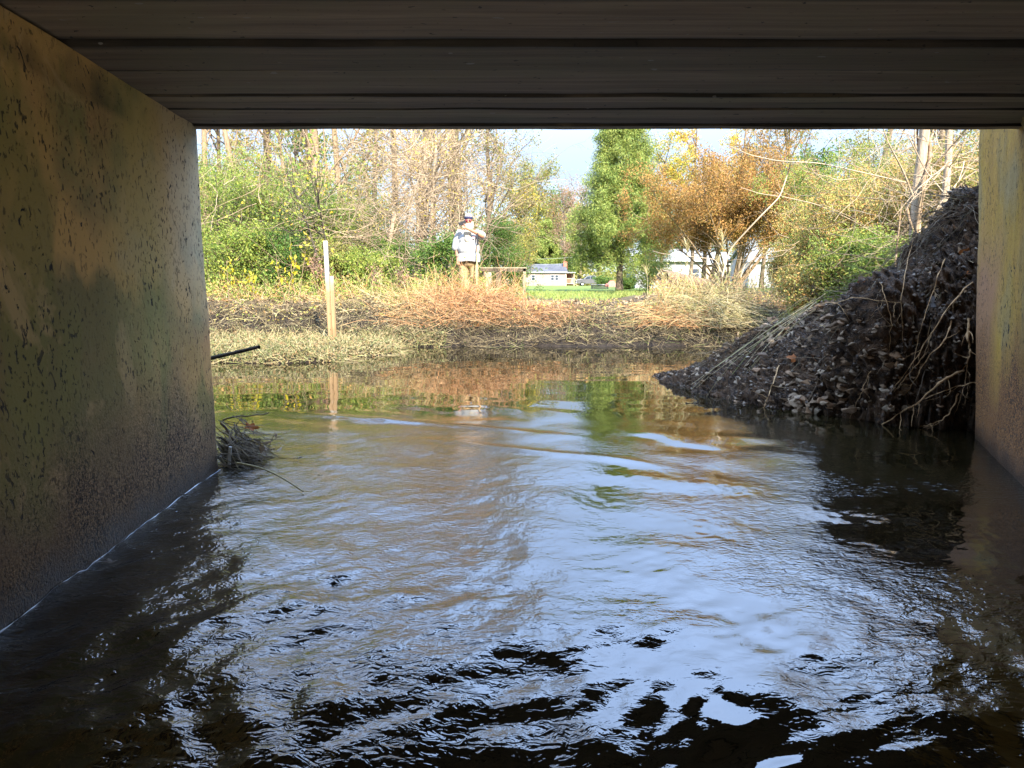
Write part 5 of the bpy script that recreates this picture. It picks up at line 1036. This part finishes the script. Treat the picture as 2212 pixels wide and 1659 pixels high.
def window(parent, x, z, wd, ht, y, two=False):
    f = MB(); t = .07
    f.box(x - wd / 2 - t, x + wd / 2 + t, y - .05, y, z - t, z); f.box(x - wd / 2 - t, x + wd / 2 + t, y - .05, y, z + ht, z + ht + t); f.box(x - wd / 2 - t, x - wd / 2, y - .05, y, z, z + ht); f.box(x + wd / 2, x + wd / 2 + t, y - .05, y, z, z + ht); f.box(x - wd / 2, x + wd / 2, y - .04, y - .005, z + ht * .48, z + ht * .54)
    w_ = f.build('window', TRIM, parent); MB().box(x - wd / 2, x + wd / 2, y - .025, y - .012, z, z + ht).build('pane', GLASS, w_); return w_
def gable_roof(parent, x0, x1, y0, y1, ze, zr, mat, ov=.3, name='roof'):
    ym = (y0 + y1) / 2; mb = MB(); h = (zr - ze); sl = h / (ym - y0)
    P = [(y0 - ov, ze - ov * sl), (ym, zr), (y1 + ov, ze - ov * sl), (y1 + ov, ze - ov * sl + .14), (ym, zr + .14), (y0 - ov, ze - ov * sl + .14)]
    V = [[x, p[0], p[1]] for x in (x0 - ov, x1 + ov) for p in P]; mb.add(V, [[i, (i + 1) % 6, 6 + (i + 1) % 6, 6 + i] for i in range(6)]); mb.add(V, [[0, 1, 4, 5], [1, 2, 3, 4], [6, 11, 10, 7], [7, 10, 9, 8]])
    r = mb.build(name, mat, parent); f = MB().box(x0 - ov, x1 + ov, y0 - ov - .06, y0 - ov - .003, ze - ov * sl - .08, ze - ov * sl + .12).build('fascia', TRIM, r); return r
def house_body(parent, x0, x1, y0, y1, z0, ze, zr, mat, name='wall'):
    ym = (y0 + y1) / 2; mb = MB(); mb.box(x0, x1, y0, y1, z0, ze)
    for x in (x0, x1): mb.add([[x, y0, ze], [x, y1, ze], [x, ym, zr]], [[0, 1, 2]])
    return mb.build(name, mat, parent)
Y = 135.0; hx0, hx1 = px_x(1088, Y), px_x(1221, Y); hc = (hx0 + hx1) / 2; hz = pt(1160, 617, Y)[2]; ev = pt(1160, 588.5, Y)[2] - hz; rg = pt(1160, 570, Y)[2] - hz
h1 = tag(empty('pink_house', (hc, Y, hz)), 'distant pale pink house with grey roof and red brick chimney', 'house'); a0, a1 = hx0 - hc, hx1 - hc
house_body(h1, a0, a1, 0, 8, -1.2, ev, rg - .3, m_siding('pink_siding', (.245, .195, .165))); rf = gable_roof(h1, a0, a1, 0, 8, ev + .1, rg, m_shingle('grey_shingle', (.045, .047, .055), (.085, .088, .10)))
cx_ = px_x(1222, Y) - hc; MB().box(cx_ - .35, cx_ + .35, 2.5, 3.3, ev - .5, pt(1222, 564, Y)[2] - hz).box(cx_ - .41, cx_ + .41, 2.44, 3.36, pt(1222, 564, Y)[2] - hz - .25, pt(1222, 564, Y)[2] - hz - .1).build('chimney', BRICK, rf)
for px, wpx in ((1192.5, 6.0), (1201.5, 6.0), (1151.5, 6.5)): window(h1, px_x(px, Y) - hc, pt(px, 605, Y)[2] - hz, wpx / F * Y, .9, 0)
MB().box(a1 - .12, a1 + .02, -.03, -.002, -.5, ev).build('corner_board', TRIM, h1)
pch = MB(); px0, px1 = a1 + .05, px_x(1240, Y) - hc; z1 = pt(1230, 612, Y)[2] - hz
pch.box(px0, px1, .3, 3, z1 - .12, z1); pc = pch.build('porch', DECK, h1); MB().box(px0 - .1, px1 + .25, .1, 3.2, ev - .1, ev + .08).build('porch_roof', TRIM, pc)
for x in (px0 + .05, px1 - .08): MB().box(x - .06, x + .06, .32, .44, -.6, ev - .1).build('porch_post', DECK, pc)
for k in range(9): x = px0 + .1 + (px1 - px0 - .2) * k / 8; MB().box(x - .025, x + .025, .34, .38, z1, z1 + .85).build('baluster', DECK, pc)
MB().box(px0, px1, .33, .43, z1 + .85, z1 + .95).build('handrail', DECK, pc); MB().beam((px1, .4, z1 + .9), (px1 + 1.3, .4, .25), .1, .1).build('stair_rail', DECK, pc)
for k in range(3): MB().box(px1 + .35 * k, px1 + .35 * k + .4, .4, 1.6, z1 - .2 * k - .25, z1 - .2 * k - .18).build('step', DECK, pc)
MB().box(px0 + .35, px0 + 1.2, 2.9, 2.96, z1, z1 + 2.0).build('door', m_plain('dark_red_door', (.16, .07, .05), .5), h1); MB().box(px0 - .05, px1, 2.97, 3.3, z1 - .3, ev - .1).build('porch_wall', m_siding('pink_siding_b', (.23, .18, .155)), h1)
Y = 76.0; hx0, hx1 = px_x(1370, Y), px_x(1517, Y); hc = (hx0 + hx1) / 2; hz = gz(hc, Y); ev = pt(1450, 562, Y)[2] - hz; rg = pt(1450, 537, Y)[2] - hz; WS = m_siding('white_siding', (.32, .32, .31)); GS = m_shingle('pale_shingle', (.17, .175, .175), (.25, .26, .255))
h2 = tag(empty('white_house', (hc, Y, hz)), 'low white house with pale grey roof behind the hollow log', 'house'); a0, a1 = hx0 - hc, hx1 - hc
house_body(h2, a0, a1, 0, 6, -1, ev, rg - .2, WS); gable_roof(h2, a0, a1, 0, 6, ev + .05, rg, GS, .35); window(h2, a0 + 2.2, 1.0, .8, 1.0, 0); window(h2, a1 - 1.0, 1.0, .8, 1.0, 0)
wg = MB(); x0, x1 = a1 + .4, px_x(1580, Y) - hc; house_body(h2, x0, x1, 1.5, 5.5, -1, ev - .25, rg - .5, m_siding('tan_siding', (.42, .33, .23)), 'wing'); gable_roof(h2, x0, x1, 1.5, 5.5, ev - .2, rg - .3, GS, .25, 'wing_roof')
Y = 70.0; hx0, hx1 = px_x(1612, Y), px_x(1850, Y); hc = (hx0 + hx1) / 2; hz = gz(hc, Y); ev = pt(1650, 562, Y)[2] - hz; rg = pt(1650, 534, Y)[2] - hz
h3 = tag(empty('white_garage', (hc, Y, hz)), 'white garage glimpsed through the right hand shrubs', 'garage'); a0, a1 = hx0 - hc, hx1 - hc
house_body(h3, a0, a1, 0, 6, -1, ev, rg - .2, WS); gable_roof(h3, a0, a1, 0, 6, ev + .05, rg, GS, .3); window(h3, px_x(1657, Y) - hc, 1.2, .35, 1.1, 0); window(h3, px_x(1648, Y) - hc + .9, 1.2, .35, 1.1, 0)
MB().box(px_x(1720, Y) - hc - 1.2, px_x(1720, Y) - hc + 1.2, -.04, -.003, 0, 2.2).build('garage_door', m_plain('grey_door', (.55, .55, .53), .5), h3)

# ------------------------------------------------------------------ pickup, lawn box, small yard things
Y = 128.0; px_mid = (1243.7 + 1309.5) / 2; tx = px_x(px_mid, Y); tzz = pt(px_mid, 617.5, Y)[2]; tr = tag(empty('pickup_truck', (tx, Y, tzz)), 'grey and silver pickup truck parked beyond the lawn beside the porch', 'truck')
CARP = m_plain('grey_car_paint', (.085, .082, .082), .25, .08, 2, spec=.7); SILV = m_plain('silver_car_paint', (.15, .158, .17), .25, .06, 2, spec=.7); TYRE = BLACK; RIM = m_plain('steel_rim', (.5, .5, .5), .35, .1, metal=.8)
body = [(-2.75, .45), (-2.75, .95), (-2.6, 1.08), (-1.55, 1.15), (2.72, 1.15), (2.75, .5), (2.2, .42), (-2.3, .40)]
o = MB().prism(body, -.95, .95).build('body', CARP, tr); bv = o.modifiers.new('bevel', 'BEVEL'); bv.width = .07; bv.segments = 3
o = MB().prism([(-1.62, 1.13), (-.95, 1.72), (-.6, 1.80), (.45, 1.80), (.62, 1.74), (.72, 1.13)], -.85, .85).build('cab', SILV, tr); bv = o.modifiers.new('bevel', 'BEVEL'); bv.width = .06; bv.segments = 3
o = MB().box(-2.72, -1.6, -.93, .93, .98, 1.17).build('hood', SILV, tr); bv = o.modifiers.new('bevel', 'BEVEL'); bv.width = .06; bv.segments = 3
MB().prism([(-1.32, 1.2), (-.88, 1.64), (-.42, 1.68), (-.42, 1.2)], -.875, -.855).build('window', GLASS, tr); MB().prism([(-.30, 1.2), (-.30, 1.68), (.40, 1.68), (.52, 1.2)], -.875, -.855).build('window', GLASS, tr)
MB().prism([(-1.56, 1.2), (-1.0, 1.68), (-.97, 1.66), (-1.5, 1.18)], -.7, .7).build('windscreen', GLASS, tr)
MB().box(.78, 2.7, -.97, .97, 1.152, 1.21).build('bed_rail', CARP, tr); MB().box(2.75, 2.92, -.9, .9, .45, .62).build('bumper', RIM, tr); MB().box(-2.92, -2.76, -.9, .9, .42, .66).build('bumper', RIM, tr)
for s_ in (-1, 1): MB().box(-2.80, -2.74, s_ * .7 - .18, s_ * .7 + .18, .78, .96).build('headlight', m_plain('lamp_glass%d' % s_, (.7, .7, .68), .1, .05), tr)
for x in (-1.75, 1.65):
    for s_ in (-1, 1):
        wv = MB(); a = np.linspace(0, 2 * np.pi, 28, endpoint=False); Rg = [np.stack([x + r_ * np.cos(a), s_ * y_ + 0 * a, .38 + r_ * np.sin(a)], -1) for r_, y_ in ((.22, .99), (.34, 1.0), (.38, .95), (.38, .76), (.3, .72))]
        wv.add(np.concatenate(Rg), [[i * 28 + j, i * 28 + (j + 1) % 28, (i + 1) * 28 + (j + 1) % 28, (i + 1) * 28 + j] for i in range(4) for j in range(28)]); wl_ = wv.build('wheel', TYRE, tr, smooth=True)
        wv = MB(); Rg = [np.stack([x + r_ * np.cos(a), s_ * y_ + 0 * a, .38 + r_ * np.sin(a)], -1) for r_, y_ in ((.225, .985), (.19, .95), (.07, .93), (.01, .97))]; wv.add(np.concatenate(Rg), [[i * 28 + j, i * 28 + (j + 1) % 28, (i + 1) * 28 + (j + 1) % 28, (i + 1) * 28 + j] for i in range(3) for j in range(28)]); wv.build('rim', RIM, wl_, smooth=True)
Y = 68.0; bx = px_x(1293, Y); bz = gz(bx, Y); wd = 34 / F * Y; bt = pt(1293, 614, Y)[2] - bz; box = tag(empty('lawn_box', (bx, Y, bz)), 'low dark slatted box with a flat lid standing on the lawn', 'box'); DK = m_plain('dark_boards', (.05, .05, .05), .8, .5, 14, .3)
MB().box(-wd / 2 - .06, wd / 2 + .06, -.5, .5, bt - .07, bt).build('lid', m_plain('grey_lid', (.2, .2, .19), .7, .2, 8), box)
for k in range(4): z = .02 + k * (bt - .12) / 4; MB().box(-wd / 2, wd / 2, -.44, .44, z, z + (bt - .12) / 4 - .025).build('board', DK, box)
for x in (-wd / 2, wd / 2): MB().box(x - .04, x + .04, -.46, -.40, -.2, bt - .075).build('corner_post', DK, box)
Y = 100.0; q = gp(1319, Y); o = MB().prism([(-.9, 0), (-.9, .35), (-.5, .5), (-.25, .85), (.3, .85), (.5, .5), (.9, .45), (.9, 0)], -.3, .3).build('garden_ride_on', m_plain('faded_red_paint', (.45, .14, .11), .5, .2)); o.location = q; tag(o, 'small faded red ride on mower on the lawn by the bush', 'mower')
# overhead wire behind the house
for z0, z1, lab in ((556, 548, 'thin pale overhead wire crossing above the pink house roof'), (568, 560, 'lower thin overhead wire nearer the pink house roof')):
    A = pt(1080, z0 + 3, 118); B = pt(1330, z1 - 4, 124); t = np.linspace(0, 1, 30); Q = A + (B - A) * t[:, None]; Q[:, 2] -= .5 * np.sin(t * np.pi); tag(MB().tube(Q, np.full((1, 30), .018), 4).build('overhead_wire', m_plain('cable', (.25, .26, .23), .5)), lab, 'wire')

# unseen shrubs added on the embankment above the right wall to keep the mud bank in the shade
for x, y, hh, wd, lab in ((3.4, 3.55, 1.7, 1.5, 'leafy unseen shrub added above the right wall to shade the bank'), (4.9, 3.3, 2.0, 1.8, 'tall unseen shrub added beyond the right wall to shade the bank'), (2.0, 3.2, 1.4, 1.3, 'low unseen shrub added over the culvert roof edge for its shade'), (6.6, 3.0, 2.2, 2.0, 'bushy unseen shrub added farther along the right embankment for its shade')):
    make_plant('shrub', lab, 'shrub', (x, y, 2.3), 'unseen shrubs added to shade the bank', trunks=12, H=hh, r0=.016, fan=wd / hh * .5, twob=.1, bark='bark_dk', twig='twig', lv=[dict(m=9, t0=.1, L=.5, s=1.0, r=.006), dict(m=5, t0=.1, L=.28, s=1.0, r=.003)], leaf=dict(n=12, m='leaf_dk', size=.08, jit=.07))
